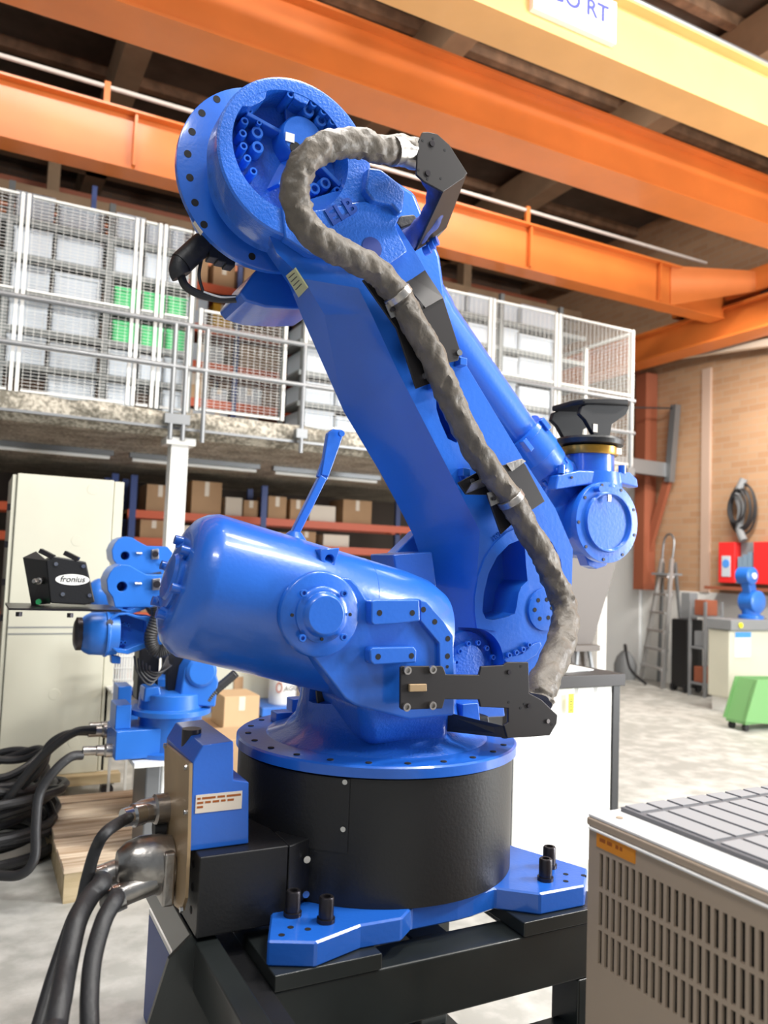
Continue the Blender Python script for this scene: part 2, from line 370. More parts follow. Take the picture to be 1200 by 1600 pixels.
for r_ in range(6):
    for c_, (x0, x1) in enumerate(cols2):
        if (r_, c_) in ((3, 4), (2, 6), (5, 3), (1, 5), (4, 4), (3, 7)) and c_ in (4, 3): continue
        z0 = rows[r_]
        storage_box(x0, x1, 7.305+.012*((c_+r_) % 3), 7.84, z0, z0+.25-.03*((c_+r_) % 2), BOXW,
                    'white box on the right cage shelving, %s row up, %s from the left' % (ORD[r_], ORD[c_]), grp='white boxes on the right mezzanine shelving')
# orange rack in the gate gap
rack(1.75, 4.4, 8.3, 9.1, ZM, [2.8, 3.2, 3.6, 4.0, 4.45], (1.8, 2.42, 3.3, 4.35), 'orange pallet rack behind the low mesh gate', DBLUE, REDOR, 4.9, .09)
gi = [(1.85, 2.1, 2.8, .29, BOXW), (2.14, 2.38, 2.8, .29, BOXW), (2.46, 2.72, 2.8, .3, BOXW), (2.76, 2.95, 2.8, .2, CARD), (1.85, 2.12, 3.2, .28, CARDL), (2.18, 2.36, 3.2, .14, BOXW), (2.46, 2.75, 3.2, .2, BOXW),
      (1.84, 2.3, 3.6, .2, BOXW), (2.48, 2.95, 3.6, .27, CARD), (1.84, 2.1, 4.0, .28, BOXW), (2.16, 2.38, 4.0, .27, mat('yellow_plastic', (.75, .42, .02), .5)), (2.48, 3.0, 4.0, .3, CARD), (1.85, 2.08, 4.45, .3, CARD), (2.14, 2.38, 4.45, .27, CARD), (2.48, 2.8, 4.45, .33, CARD)]
wh = ['bottom', 'second', 'third', 'fourth', 'top']
zs = [2.8, 3.2, 3.6, 4.0, 4.45]; cnt = {}
for (x0, x1, z0, h, m_) in gi:
    k = cnt.get(z0, 0); cnt[z0] = k+1
    kind = {'cardboard': 'brown cardboard box', 'light_cardboard': 'light cardboard box', 'white_grey_plastic': 'white storage box', 'yellow_plastic': 'yellow box'}[m_.name]
    card_box(x0, x1, 8.37, 9.0, z0, z0+h, m_, '%s on the orange rack behind the gate, %s shelf, %s from left' % (kind, wh[zs.index(z0)], ORD[k]), 'box', name='cardboard_box' if m_ in (CARD, CARDL) else 'storage_box')

# ---- shelving under the mezzanine
def low_rack(x0, x1, Y, levels, ups, label):
    t = thing('storage_rack', label, 'shelving', ((x0+x1)/2, Y+.3, 0))
    for x in ups:
        for y in (Y, Y+.55): MB().box(x-.035, x+.035, y, y+.05, 0, 2.4).build('upright', DBLUE, t, smooth=False)
    for z in levels:
        s = MB().box(x0, x1, Y+.052, Y+.548, z-.02, z).build('shelf', WOODD, t, smooth=False)
        for y in (Y+.004, Y+.55): MB().box(x0, x1, y, y+.044, z-.085, z+.001).build('beam', REDOR, s, smooth=False)
lv = [.25, .9, 1.72, 2.02]
low_rack(1.5, 5.2, 9.0, lv, (1.55, 3.05, 5.15), 'red-beamed pallet rack under the mezzanine, right of the white column')
bx = [(1.7, 2.0, 2.02, .3), (2.2, 2.55, 2.02, .38), (2.6, 2.8, 2.02, .22), (2.82, 3.0, 2.02, .2), (3.12, 3.35, 2.02, .27), (3.4, 3.6, 2.02, .25), (3.65, 4.0, 2.02, .2), (4.1, 4.5, 2.02, .3), (1.65, 1.95, 1.72, .2), (2.0, 2.35, 1.72, .16), (2.6, 2.8, 1.72, .15), (3.15, 3.4, 1.72, .14), (3.5, 3.75, 1.72, .17), (3.85, 4.2, 1.72, .15),
      (1.7, 2.1, .9, .5), (2.2, 2.7, .9, .4), (3.2, 3.7, .9, .5), (4.0, 4.6, .9, .45), (1.7, 2.2, .25, .4), (3.2, 3.9, .25, .45)]
cnt = {}
for (x0, x1, z0, h) in bx:
    k = cnt.get(z0, 0); cnt[z0] = k+1
    card_box(x0, x1, 9.06, 9.5, z0+.001, z0+h, [CARD, CARD, PAPER, CARD][(k+int(z0*10)) % 4], 'carton on the red-beamed rack right of the white column, %s shelf, %s from left' % ({2.02: 'top', 1.72: 'second', .9: 'third', .25: 'lowest'}[z0], ORD[k]), 'box')
low_rack(-2.6, 1.4, 9.0, lv, (-2.55, -.6, 1.35), 'red-beamed pallet rack under the mezzanine, behind the cream cabinet')
for k, (x0, x1, z0, h) in enumerate([(-.4, -.05, 2.02, .3), (0, .2, 1.72, .25), (.9, 1.2, 2.02, .25), (.95, 1.25, 1.72, .2)]):
    card_box(x0, x1, 9.06, 9.5, z0+.001, z0+h, CARD, 'carton seen %s the tall cream cabinet, on the %s shelf' % (('left of' if x0 < .5 else 'right of'), ('upper' if z0 > 2 else 'lower')), 'box')
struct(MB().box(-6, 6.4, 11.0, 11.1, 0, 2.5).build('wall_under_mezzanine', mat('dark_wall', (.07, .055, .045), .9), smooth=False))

# ---- overhead cranes
def girder(Y0, Y1, z0, z1, x0, x1, m_, label, name='crane_girder', lip=.05):
    t = thing(name, label, 'crane beam', ((x0+x1)/2, (Y0+Y1)/2, z0))
    MB().box(x0, x1, Y0+.02, Y1-.02, z0+.02, z1-.02).build('web', m_, t, smooth=False)
    MB().box(x0, x1, Y0, Y1, z0, z0+.02).build('bottom_flange', m_, t, smooth=False)
    MB().box(x0, x1, Y0-lip, Y1+lip, z1-.02, z1).build('top_flange', m_, t, smooth=False)
    return t
ga = girder(4.66, 5.02, 4.7, 5.12, -6, 8.13, ORANGE, 'broad orange crane girder crossing the whole upper picture behind the robot head')
MB().box(-6, 8.1, 4.78, 4.84, 5.12, 5.17).build('rail', RUST, ga, smooth=False)
gb = girder(3.62, 3.9, 4.7, 5.1, -6, 8.13, ORANGE_GLARE, 'orange crane girder with glare in its colour at the top right carrying a white sign')
s0 = V((3.05, 3.612, 4.82))
plate = MB().box(2.72, 3.36, 3.6, 3.64, 4.79, 5.06).build('sign_plate', WHITE, gb, smooth=False)
text('sign_lettering', 'CRANE RT'.replace('CRANE', 'IGO'), .15, (2.80, 3.598, 4.90), (1, 0, 0), (0, 0, 1), INKB, gb, bold=.003)
hr = thing('crane_walkway', 'orange rail profile and grey conduit above the top right crane girder', 'crane rail', (4, 3.95, 5.2))
MB().box(2, 8.1, 3.95, 4.1, 5.12, 5.32).build('profile', ORANGE, hr, smooth=False)
MB().cyl((2, 3.95, 5.47), (8.1, 3.95, 5.47), .03, n=8).build('conduit', GALV, hr)
for x in (2.4, 4.6, 6.6): MB().box(x-.02, x+.02, 3.96, 3.99, 5.3, 5.47).build('stanchion', ORANGE, hr, smooth=False)
gc = girder(6.72, 6.95, 4.72, 5.2, -6, 8.13, ORANGE, 'far orange crane girder passing above the mesh cage', lip=.06)
for x in (-.9, 1.0, 2.9, 5.1, 7.0): MB().box(x-.012, x+.012, 6.68, 6.72, 4.74, 5.18).build('stiffener', ORANGE, gc, smooth=False)
cb = thing('safety_line', 'thin pale cable on short posts along the top of the far crane girder', 'cable', (2, 6.9, 5.2))
MB().cyl((-6, 6.9, 5.46), (8, 6.9, 5.46), .02, n=8).build('line', mat('pale_rope', (.6, .55, .5), .6), cb)
for x in (-1.5, .78, 3.0, 5.2): MB().box(x-.025, x+.025, 6.88, 6.92, 5.2, 5.5).build('stanchion', ORANGE, cb, smooth=False)
et = thing('end_carriage', 'orange end carriage where the far girder meets the runway', 'crane', (8.25, 6.8, 4.9))
MB().box(8.15, 8.4, 6.0, 7.6, 4.95, 5.25).build('box_section', ORANGE, et, smooth=False, bevel=.02)
MB().prism([(7.2, 6.72, 4.72), (8.15, 6.3, 4.95), (8.15, 6.3, 5.2), (7.2, 6.72, 5.2)], (0, .02, 0)).build('gusset', ORANGE, et, smooth=False)
MB().prism([(7.2, 6.95, 4.72), (8.15, 7.4, 4.95), (8.15, 7.4, 5.2), (7.2, 6.95, 5.2)], (0, .02, 0)).build('gusset', ORANGE, et, smooth=False)
for y in (6.2, 7.4):
    MB().cyl((8.2, y, 4.951), (8.36, y, 4.951), .08).build('wheel', DARKST, et)
et2 = thing('end_carriage', 'orange end carriage on the runway serving the two nearer girders', 'crane', (8.25, 4.3, 4.9))
MB().box(8.15, 8.4, 3.3, 5.5, 4.95, 5.25).build('box_section', ORANGE, et2, smooth=False, bevel=.02)
for y in (3.5, 5.3): MB().cyl((8.2, y, 4.951), (8.36, y, 4.951), .08).build('wheel', DARKST, et2)
rw = thing('crane_runway', 'orange runway beam along the brick wall under the crane ends', 'crane beam', (8.3, 5, 4.5))
MB().box(8.2, 8.34, -2, 11.9, 4.5, 4.84).build('web', ORANGE, rw, smooth=False)
MB().box(8.1, 8.44, -2, 11.9, 4.47, 4.5).build('bottom_flange', ORANGE, rw, smooth=False)
MB().box(8.1, 8.44, -2, 11.9, 4.84, 4.87).build('top_flange', ORANGE, rw, smooth=False)
for y in (3, 6, 9): MB().box(8.44, XR, y-.08, y+.08, 4.55, 4.8).build('wall_bracket', BROWNP, rw, smooth=False)
# orange rails and beams behind the cage top
ob = thing('rack_top_beam', 'long dull orange beam with a dark cable running above the cage shelving', 'beam', (2, 8.5, 4.9))
MB().box(-6, 7.2, 9.4, 9.5, 5.05, 5.25).build('web', ORANGE, ob, smooth=False)
MB().box(-6, 7.2, 9.36, 9.54, 5.25, 5.27).build('flange', ORANGE, ob, smooth=False)
MB().cyl((-6, 9.3, 5.2), (7.2, 9.3, 5.17), .02, n=8).build('cable', RUBBER, ob)
for x in (.5, 1.75, 3.2, 5.1): MB().box(x-.05, x+.05, 9.3, 9.36, 5.15, 5.42).build('hanger', RUST, ob, smooth=False)
for i, (y, z, m_) in enumerate(((10.2, 5.3, RUST), (9.9, 5.6, TRUSS), (10.8, 6.05, BROWNP))):
    tag(MB().box(-6, 8.6, y, y+.14, z, z+.15).build('roof_tie_beam', m_, smooth=False), ['rusty brown beam just above the orange beam behind the cage', 'tan timber-like beam under the roof behind the far girder', 'dark red-brown beam high under the roof'][i], 'beam')
for x, l in ((.95, 'left'), (4.35, 'right')):
    tag(MB().box(x-.025, x+.025, 8.95, 9.0, ZM, 5.5).build('rack_extension_post', DBLUE, smooth=False), 'thin blue post rising above the cage shelving on the %s' % l, 'post')
tag(MB().cyl((.1, 5.0, 5.4), (.0, 5.0, 6.9), .006, n=6).build('hanging_wire', GALV), 'thin wire hanging from the roof at the top left', 'wire')

# ---- right wall fittings
PXW = XR-.01
struct(MB().box(XR-.09, XR-.03, 8.78, 10.45, .01, 2.86).build('door_1', mat('white_door_sheet', (.86, .88, .88), .5), smooth=False, bevel=.01))
tag(MB().box(XR-.25, XR-.02, 8.55, 8.75, 1.3, 4.5).build('steel_pillar', BROWNP, smooth=False), 'dark red steel pillar on the wall beside the white door panel', 'pillar')
jb = thing('jib_crane', 'pale jib arm with dark brace mounted near the corner of the brick wall', 'jib crane', (8.5, 8.2, 3))
MB().bar((6.5, 8.6, 3.12), (8.85, 8.25, 3.02), .1, .2).build('arm', GALV, jb, smooth=False)
MB().bar((8.8, 8.1, 3.95), (8.8, 8.2, 2.85), .1, .1).build('mast', GALV, jb, smooth=False)
MB().bar((8.82, 8.65, 1.75), (8.82, 8.22, 2.95), .06, .12).build('brace', BROWNP, jb, smooth=False)
MB().cyl((8.8, 8.1, 3.9), (6.6, 8.6, 3.75), .012, n=6).build('tie_rod', RUBBER, jb)
tag(MB().bar((8.6, 9.1, 4.72), (8.6, 4.0, 4.16), .1, .09).build('air_duct', mat('pale_duct', (.6, .5, .4), .5), smooth=False), 'pale sloping duct high on the brick wall under the runway beam', 'duct')
MBx = MB().box(XR-.04, XR, 7.58, 7.72, 1.31, 4.4); tag(MBx.build('wall_channel', mat('pinkish_render', (.5, .36, .28), .8), smooth=False), 'pinkish vertical strip of render on the brick wall', 'strip')
fa = []
for i, (y0, y1, m_, l) in enumerate(((7.08, 7.33, RED, 'red wall cabinet door with a blue and white sticker'), (6.52, 6.8, RED, 'red wall cabinet at the right picture edge'))):
    t = thing('wall_cabinet', l, 'cabinet', (8.8, (y0+y1)/2, 1.46))
    MB().box(8.78, XR-.02, y0, y1, 1.45, 1.98).build('body', m_, t, smooth=False, bevel=.006)
    if i == 0:
        MB().box(8.772, 8.78, y0+.06, y1-.06, 1.53, 1.8).build('sticker', BOXW, t, smooth=False)
        MB().cyl((8.775, (y0+y1)/2, 1.7), (8.768, (y0+y1)/2, 1.7), .055).build('sticker_disc', mat('sticker_blue', (.08, .3, .8), .5), t)
t = thing('open_shelf', 'dark open shelf with blue-grey binders between the two red cabinets', 'shelf', (8.85, 6.94, 1.46))
MB().box(8.88, XR-.02, 6.82, 7.06, 1.45, 1.98).build('back', GREYP, t, smooth=False)
MB().box(8.78, 8.88, 6.82, 7.06, 1.45, 1.47).build('board', GREYP, t, smooth=False)
for k in range(3): MB().box(8.8, 8.875, 6.83+k*.075, 6.895+k*.075, 1.472, 1.85-.03*k).build('binder', mat('blue_grey', (.2, .3, .4), .6), t, smooth=False)
MB().box(8.6, XR-.02, 6.4, 7.4, 1.36, 1.4).build('wall_shelf', BROWNP, smooth=False)
tag(bpy.data.objects['wall_shelf'], 'dark board shelf under the red wall cabinets', 'shelf')
cl = thing('hose_coil', 'tangled dark hoses hanging in loops on the brick wall', 'hoses', (8.8, 7.0, 2.3))
for k in range(6):
    cy, cz, R1, R2 = 7.0+random.uniform(-.03, .03), 2.42+random.uniform(-.04, .03), .2-.02*k, .33-.03*k
    MB().tube([(8.86-.03*k, cy+R1*math.sin(a*PI/6), cz+R2*math.cos(a*PI/6)) for a in range(13)], .014, 8, 3).build('loop', RUBBER, cl)
MB().tube([(8.85, 7.0, 2.8), (8.8, 7.05, 2.6), (8.78, 6.98, 2.4), (8.8, 7.02, 2.15), (8.8, 6.96, 2.0)], .05, 10, 4).build('hose_bundle', GREYP, cl)
t = thing('ladder', 'grey aluminium stepladder standing by the white lower wall', 'ladder', (8.5, 8.1, 0))
A = [V((8.55, 8.45, 0)), V((8.35, 7.85, 0)), V((8.68, 8.2, 1.75)), V((8.6, 7.95, 1.75))]
MB().bar(A[0], A[2], .06, .03).build('stile', ALU, t); MB().bar(A[1], A[3], .06, .03).build('stile', ALU, t)
for k in range(1, 7):
    f_ = k/7.; MB().bar(A[0].lerp(A[2], f_), A[1].lerp(A[3], f_), .1, .03).build('tread', ALU, t, smooth=False)
MB().box(8.5, 8.78, 7.93, 8.22, 1.52, 1.55).build('platform', GREYP, t, smooth=False)
MB().bar((8.85, 8.4, 0), (8.7, 8.2, 1.7), .04, .03).build('rear_leg', GALV, t); MB().bar((8.85, 7.9, 0), (8.66, 7.95, 1.7), .04, .03).build('rear_leg', GALV, t)
MB().tube([(8.68, 8.2, 1.7), (8.7, 8.19, 2.0), (8.68, 8.08, 2.1), (8.65, 7.96, 2.0), (8.6, 7.95, 1.7)], .015, 8, 4).build('hand_hoop', GALV, t)
t = thing('gas_cart', 'dark upright machine with black body standing beside the stepladder', 'machine', (8.5, 7.5, 0))
MB().box(8.35, 8.65, 7.45, 7.72, .06, .95).build('body', BLACK, t, smooth=False, bevel=.02)
for y in (7.48, 7.69): MB().cyl((8.38, y-.015, .06), (8.38, y+.015, .06), .058).build('wheel', RUBBER, t)
for y in (7.48, 7.69): MB().cyl((8.6, y-.015, .06), (8.6, y+.015, .06), .058).build('wheel', RUBBER, t)
MB().box(8.45, 8.6, 7.5, 7.65, .95, 1.3).build('head', GREYP, t, smooth=False, bevel=.01)
t = thing('parts_trolley', 'narrow trolley of red and grey parts next to the black upright machine', 'trolley', (8.4, 7.2, 0))
for x in (8.3, 8.6):
    for y in (7.12, 7.36): MB().box(x-.015, x+.015, y-.015, y+.015, 0, 1.2).build('leg', GREYP, t, smooth=False)
for z in (.15, .6, 1.0): MB().box(8.29, 8.61, 7.11, 7.37, z, z+.02).build('shelf', GREYP, t, smooth=False)
for z, m_ in ((.17, BROWNP), (.62, GREYP), (1.02, BROWNP)): tag(MB().box(8.34, 8.56, 7.15, 7.33, z+.001, z+.2).build('parts_bin', m_, smooth=False, bevel=.01), '%s bin on the %s shelf of the narrow trolley' % ('dark red' if m_ is BROWNP else 'grey', {.17: 'lowest', .62: 'middle', 1.02: 'top'}[z]), 'bin')
t = thing('floor_pump', 'low dark floor machine with a hose beside the foot of the white door panel', 'machine', (8.5, 8.9, 0))
MB().lathe((8.55, 8.75, 0), (0, 0, 1), [(0, .15), (.2, .16), (.32, .12), (.4, .05)], 20).build('body', GREYP, t)
MB().tube([(8.55, 8.75, .38), (8.4, 8.6, .5), (8.3, 8.4, .2), (8.3, 8.1, .03)], .02, 8, 5).build('hose', RUBBER, t)
# beige machine with blue robot and green cart
t = thing('beige_machine', 'beige control cabinet with a paper notice at the right picture edge', 'cabinet', (7.3, 6.3, 0))
bb0 = at(1140, 985, 6.2); bb1 = at(1140, 1092, 6.2)
X0 = bb0.x; 
MB().box(X0, X0+1.05, 6.2, 6.5, bb1.z, bb0.z).build('body', CREAM, t, smooth=False, bevel=.02)
MB().box(X0+.06, X0+1.0, 6.25, 6.48, 0, bb1.z).build('plinth', WHITE, t, smooth=False)
MB().box(X0-.02, X0+1.05, 6.16, 6.5, bb0.z, bb0.z+.12).build('top_panel', GREYP, t, smooth=False, bevel=.01)
MB().box(X0+.08, X0+.34, 6.19, 6.2, bb0.z-.3, bb0.z-.02).build('notice', WHITE, t, smooth=False)
MB().box(X0+.08, X0+.34, 6.186, 6.19, bb0.z-.08, bb0.z-.02).build('notice_header', mat('notice_blue', (.06, .3, .75), .5), t, smooth=False)
MB().cyl((X0+.12, 6.155, bb0.z+.06), (X0+.12, 6.14, bb0.z+.06), .03).build('yellow_button', YELLOW, t)
zt = bb0.z+.121
t = thing('small_robot', 'small blue robot standing on the beige machine at the right edge', 'robot', (X0+.55, 6.5, zt))
q = V((X0+.52, 6.33, zt))
MB().lathe(q, (0, 0, 1), [(0, .14), (.04, .14), (.05, .1), (.16, .11)], 24).build('base', BLUE2, t)
MB().lathe(q+V((0, -.12, .2)), (0, 1, 0), [(0, .1), (.02, .13), (.2, .13), (.22, .1)], 24).build('shoulder', BLUE2, t)
MB().bar(q+V((0, 0, .22)), q+V((-.08, 0, .5)), .12, .12).build('arm', BLUE2, t, bevel=.02)
MB().lathe(q+V((-.08, -.1, .5)), (0, 1, 0), [(0, .07), (.02, .1), (.18, .1), (.2, .07)], 24).build('elbow', BLUE2, t)
MB().cyl(q+V((-.08, -.1, .5)), q+V((-.08, -.112, .5)), .035).build('elbow_cap', WHITE, t)
t = thing('green_cart', 'pale green steel cart with sloping side at the lower right', 'cart', (7.2, 5.6, 0))
P = lambda L, Y: px(L, Y)
MB().prism(P([(1165, 1128), (1184, 1062), (1300, 1062), (1300, 1140)], 5.4), (0, .02, 0)).build('side_panel', GREENC, t, smooth=False)
MB().prism([p+V((0, .25, 0)) for p in P([(1165, 1128), (1184, 1062), (1300, 1062), (1300, 1140)], 5.4)], (0, .02, 0)).build('side_panel', GREENC, t, smooth=False)
a = at(1165, 1128, 5.42); b = at(1184, 1062, 5.42)
MB().prism([a, b, b+V((0, .24, 0)), a+V((0, .24, 0))], (.02, 0, 0)).build('end_panel', GREENC, t, smooth=False)
MB().box(a.x, a.x+1.2, 5.42, 5.65, a.z-.03, a.z).build('bottom', GREENC, t, smooth=False)
for x in (a.x+.05, a.x+1.1):
    for y in (5.46, 5.62): MB().cyl((x, y-.02, (a.z-.03)/2), (x, y+.02, (a.z-.03)/2), max((a.z-.032)/2, .01)).build('wheel', RUBBER, t)
s = MB().lathe(V((a.x+.25, 5.54, a.z+.002)), (0, 0, 1), [(0, .08), (.03, .1), (.1, .1), (.2, .09), (.26, .04)], 20).build('sack', WHITE)
s.location.z -= 0; tag(s, 'white bag lying inside the pale green cart', 'bag')

# ================================================================== MIDDLE GROUND
# tall cream cabinet
t = thing('tall_cabinet', 'tall cream steel cabinet on a timber skid at the left edge', 'cabinet', (.55, 5.6, 0))
cab = MB().box(.23, .80, 5.366, 6.0, .14, 1.99).build('body', CREAM, t, smooth=False, bevel=.006)
MB().box(.805, .865, 5.38, 6.0, .14, 1.985).build('side_strip', CREAM, t, smooth=False, bevel=.004)
MB().box(.205, .225, 5.38, 6.0, .14, 1.98).build('door_edge', CREAM, t, smooth=False)
MB().box(.232, .798, 5.362, 5.366, 1.045, 1.052).build('seam', GREYP, t, smooth=False)
MB().box(.232, .798, 5.362, 5.366, 1.005, 1.012).build('seam', GREYP, t, smooth=False)
for z in (1.78, 1.55, 1.32, 1.1, .6): MB().box(.185, .205, 5.4, 5.46, z-.02, z+.02).build('hinge', DARKST, t, smooth=False)
for (x, y) in ((85, 1085), (115, 1160), (145, 765), (120, 845)):
    MB().lathe(at(x, y, 5.366), (0, -1, 0), [(0, .034), (.0015, .033)], 20).build('cover_disc', CREAM, t)
t2 = thing('timber_skid', 'raw timber skid on small castors under the tall cream cabinet', 'skid', (.5, 5.5, 0))
MB().box(.1, .93, 5.28, 5.38, .085, .14).build('timber', WOODD, t2, smooth=False)
MB().box(.1, .93, 5.9, 6.0, .085, .14).build('timber', WOODD, t2, smooth=False)
for x in (.2, .86):
    for y in (5.33, 5.95):
        c = MB().cyl((x, y-.02, .037), (x, y+.02, .037), .037, n=14).build('castor', DARKST, t2)
        MB().box(x-.035, x+.035, y-.03, y+.03, .072, .085).build('castor_plate', GALV, c, smooth=False)
# clutter left of the cabinet
t = thing('equipment_rack', 'dark equipment frame with hanging cables at the left picture edge beside the cream cabinet', 'equipment', (.05, 5.7, 0))
for x in (-.5, .1):
    for y in (5.6, 5.95): MB().box(x-.02, x+.02, y-.02, y+.02, 0, 1.75).build('post', GREYP, t, smooth=False)
for z in (.3, .98, 1.3): MB().box(-.52, .12, 5.58, 5.97, z-.02, z).build('shelf', WOODD if z == .98 else GREYP, t, smooth=False)
MB().box(-.45, .05, 5.62, 5.9, 1.0, 1.25).build('drive_unit', BLACK, t, smooth=False, bevel=.01)
MB().box(.0, .13, 5.5, 5.56, 1.45, 1.75).build('grey_cover', GREYP, t, smooth=False, bevel=.01)
for k in range(5): MB().tube([(.02+.02*k, 5.55, 1.7-.04*k), (.06, 5.5, 1.45), (-.02+.02*k, 5.5, 1.2), (.05, 5.52, 1.05)], .009, 6, 4).build('loose_cable', RUBBER, t)
tag(MB().box(-.4, .12, 5.62, 5.9, .3, .75).build('white_carton', WHITE, smooth=False, bevel=.004), 'white carton under the shelf at the left picture edge', 'box')

# pallet
t = thing('wooden_pallet', 'weathered wooden pallet on the concrete floor behind the cable connectors', 'pallet', (.9, 4.2, 0))
for k in range(8):
    y0 = 3.74+k*.14
    MB().box(.445+random.uniform(-.006, .006), 1.35, y0, y0+.132, .128, .15+random.uniform(-.003, .003)).build('plank', WOOD, t, smooth=False, bevel=.003)
for x in (.45, .85, 1.25): MB().box(x, x+.1, 3.75, 4.85, 0, .127).build('stringer', WOODD, t, smooth=False)
MB().box(.55, .85, 3.752, 3.772, .0, .126).build('front_board', WOODD, t, smooth=False)
MB().box(.95, 1.25, 3.752, 3.772, .0, .126).build('front_board', WOODD, t, smooth=False)
# small cartons behind
card_box(*[at(349, 1130, 6.1).x, at(404, 1130, 6.1).x], 6.1, 6.45, at(370, 1138, 6.1).z, at(370, 1088, 6.1).z, CARDL, 'pale square cardboard box on top of another, seen under the blue tank', 'box')
zz = at(370, 1138, 6.1).z
card_box(at(345, 1130, 6.1).x-.05, at(404, 1130, 6.1).x+.08, 6.08, 6.6, 0, zz-.001, CARD, 'lower wider cardboard box carrying the pale box under the blue tank', 'box')
tag(MB().box(1.45, 1.85, 5.2, 5.6, 0, .32).build('cardboard_carton', CARDL, smooth=False, bevel=.004), 'cardboard box on the floor just right of the blue connector box', 'box')
t = thing('beige_cabinet', 'low beige cabinet seen through the gap below the blue tank', 'cabinet', (3, 7.8, 0))
p0 = at(395, 1090, 7.8); p1 = at(419, 1116, 7.8); z1 = at(400, 1040, 7.8).z+.3
MB().box(p0.x-.45, p1.x, 7.8, 8.4, .12, z1).build('body', CREAM, t, smooth=False, bevel=.01)
for x in (p0.x-.4, p1.x-.06): MB().box(x, x+.05, 7.85, 8.35, 0, .12).build('foot', GREYP, t, smooth=False)
MB().box(at(366, 1060, 7.79).x, at(380, 1060, 7.79).x, 7.785, 7.8, at(370, 1078, 7.79).z, at(370, 1058, 7.79).z).build('opening_panel', CARD, t, smooth=False)
t = thing('paint_drum', 'white drum with a red ring and AGG lettering beyond the blue tank', 'drum', (3.2, 7.6, 0))
q0 = at(443, 1101, 7.4); q1 = at(427, 1060, 7.4); r_ = .13
MB().lathe((q0.x+.02, 7.5, q0.z), (0, 0, 1), [(0, r_), (.01, r_+.004), (.5, r_), (.505, r_-.02)], 28).build('drum_body', WHITE, t)
text('lettering', 'AGG', .07, (q0.x-.02, 7.5-r_-.004, q0.z+.13), (1, 0, .1), (0, 0, 1), INK, t, shear=.3)
MB().tube([(q0.x-.06+.028*math.cos(a*PI/6), 7.5-r_+.008, q0.z+.17+.045*math.sin(a*PI/6)) for a in range(13)], .006, 6, 2).build('red_ring', mat('dull_red', (.4, .1, .05), .6), t)
tr = thing('blue_trolley', 'blue flat trolley with thin legs carrying the white drum', 'trolley', (q0.x, 7.5, 0))
MB().box(q0.x-.25, q0.x+.4, 7.3, 7.8, q0.z-.09, q0.z-.001).build('deck', BLUE2, tr, smooth=False, bevel=.01)
for x in (q0.x-.2, q0.x+.35):
    for y in (7.34, 7.76): MB().cyl((x, y, 0), (x, y, q0.z-.09), .012, n=8).build('leg', DARKST, tr)
# white wire crate behind small robots
t = thing('wire_crate', 'white wire basket standing behind the small blue robots', 'basket', (1.05, 5.1, .4))
zc0, zc1 = at(195, 1080, 5.1).z, at(195, 1028, 5.1).z+.08; xa, xb = at(178, 1050, 5.1).x, at(222, 1050, 5.1).x
mbx = MB()
for k in range(12): x = xa+(xb-xa)*k/11; mbx.box(x-.003, x+.003, 5.1, 5.106, zc0, zc1)
for k in range(5): z = zc0+(zc1-zc0)*k/4; mbx.box(xa, xb, 5.094, 5.1, z-.004, z+.004)
stuff(mbx.build('wire_grid', WIREM, t, smooth=False))
mbx = MB()
for k in range(12): x = xa+(xb-xa)*k/11; mbx.box(x-.003, x+.003, 5.4, 5.406, zc0, zc1)
stuff(mbx.build('wire_grid', WIREM, t, smooth=False))
for y in (5.1, 5.4):
    for z in (zc0, zc1): MB().box(xa-.01, xb+.01, y-.01, y+.014, z-.008, z+.008).build('rim', WIREM, t, smooth=False)
MB().box(xa, xb, 5.1, 5.4, zc0-.02, zc0-.008).build('tray', WIREM, t, smooth=False)
for x in (xa, xb-.02):
    for y in (5.1, 5.38): MB().box(x, x+.015, y, y+.015, 0, zc0-.021).build('leg', WIREM, t, smooth=False)

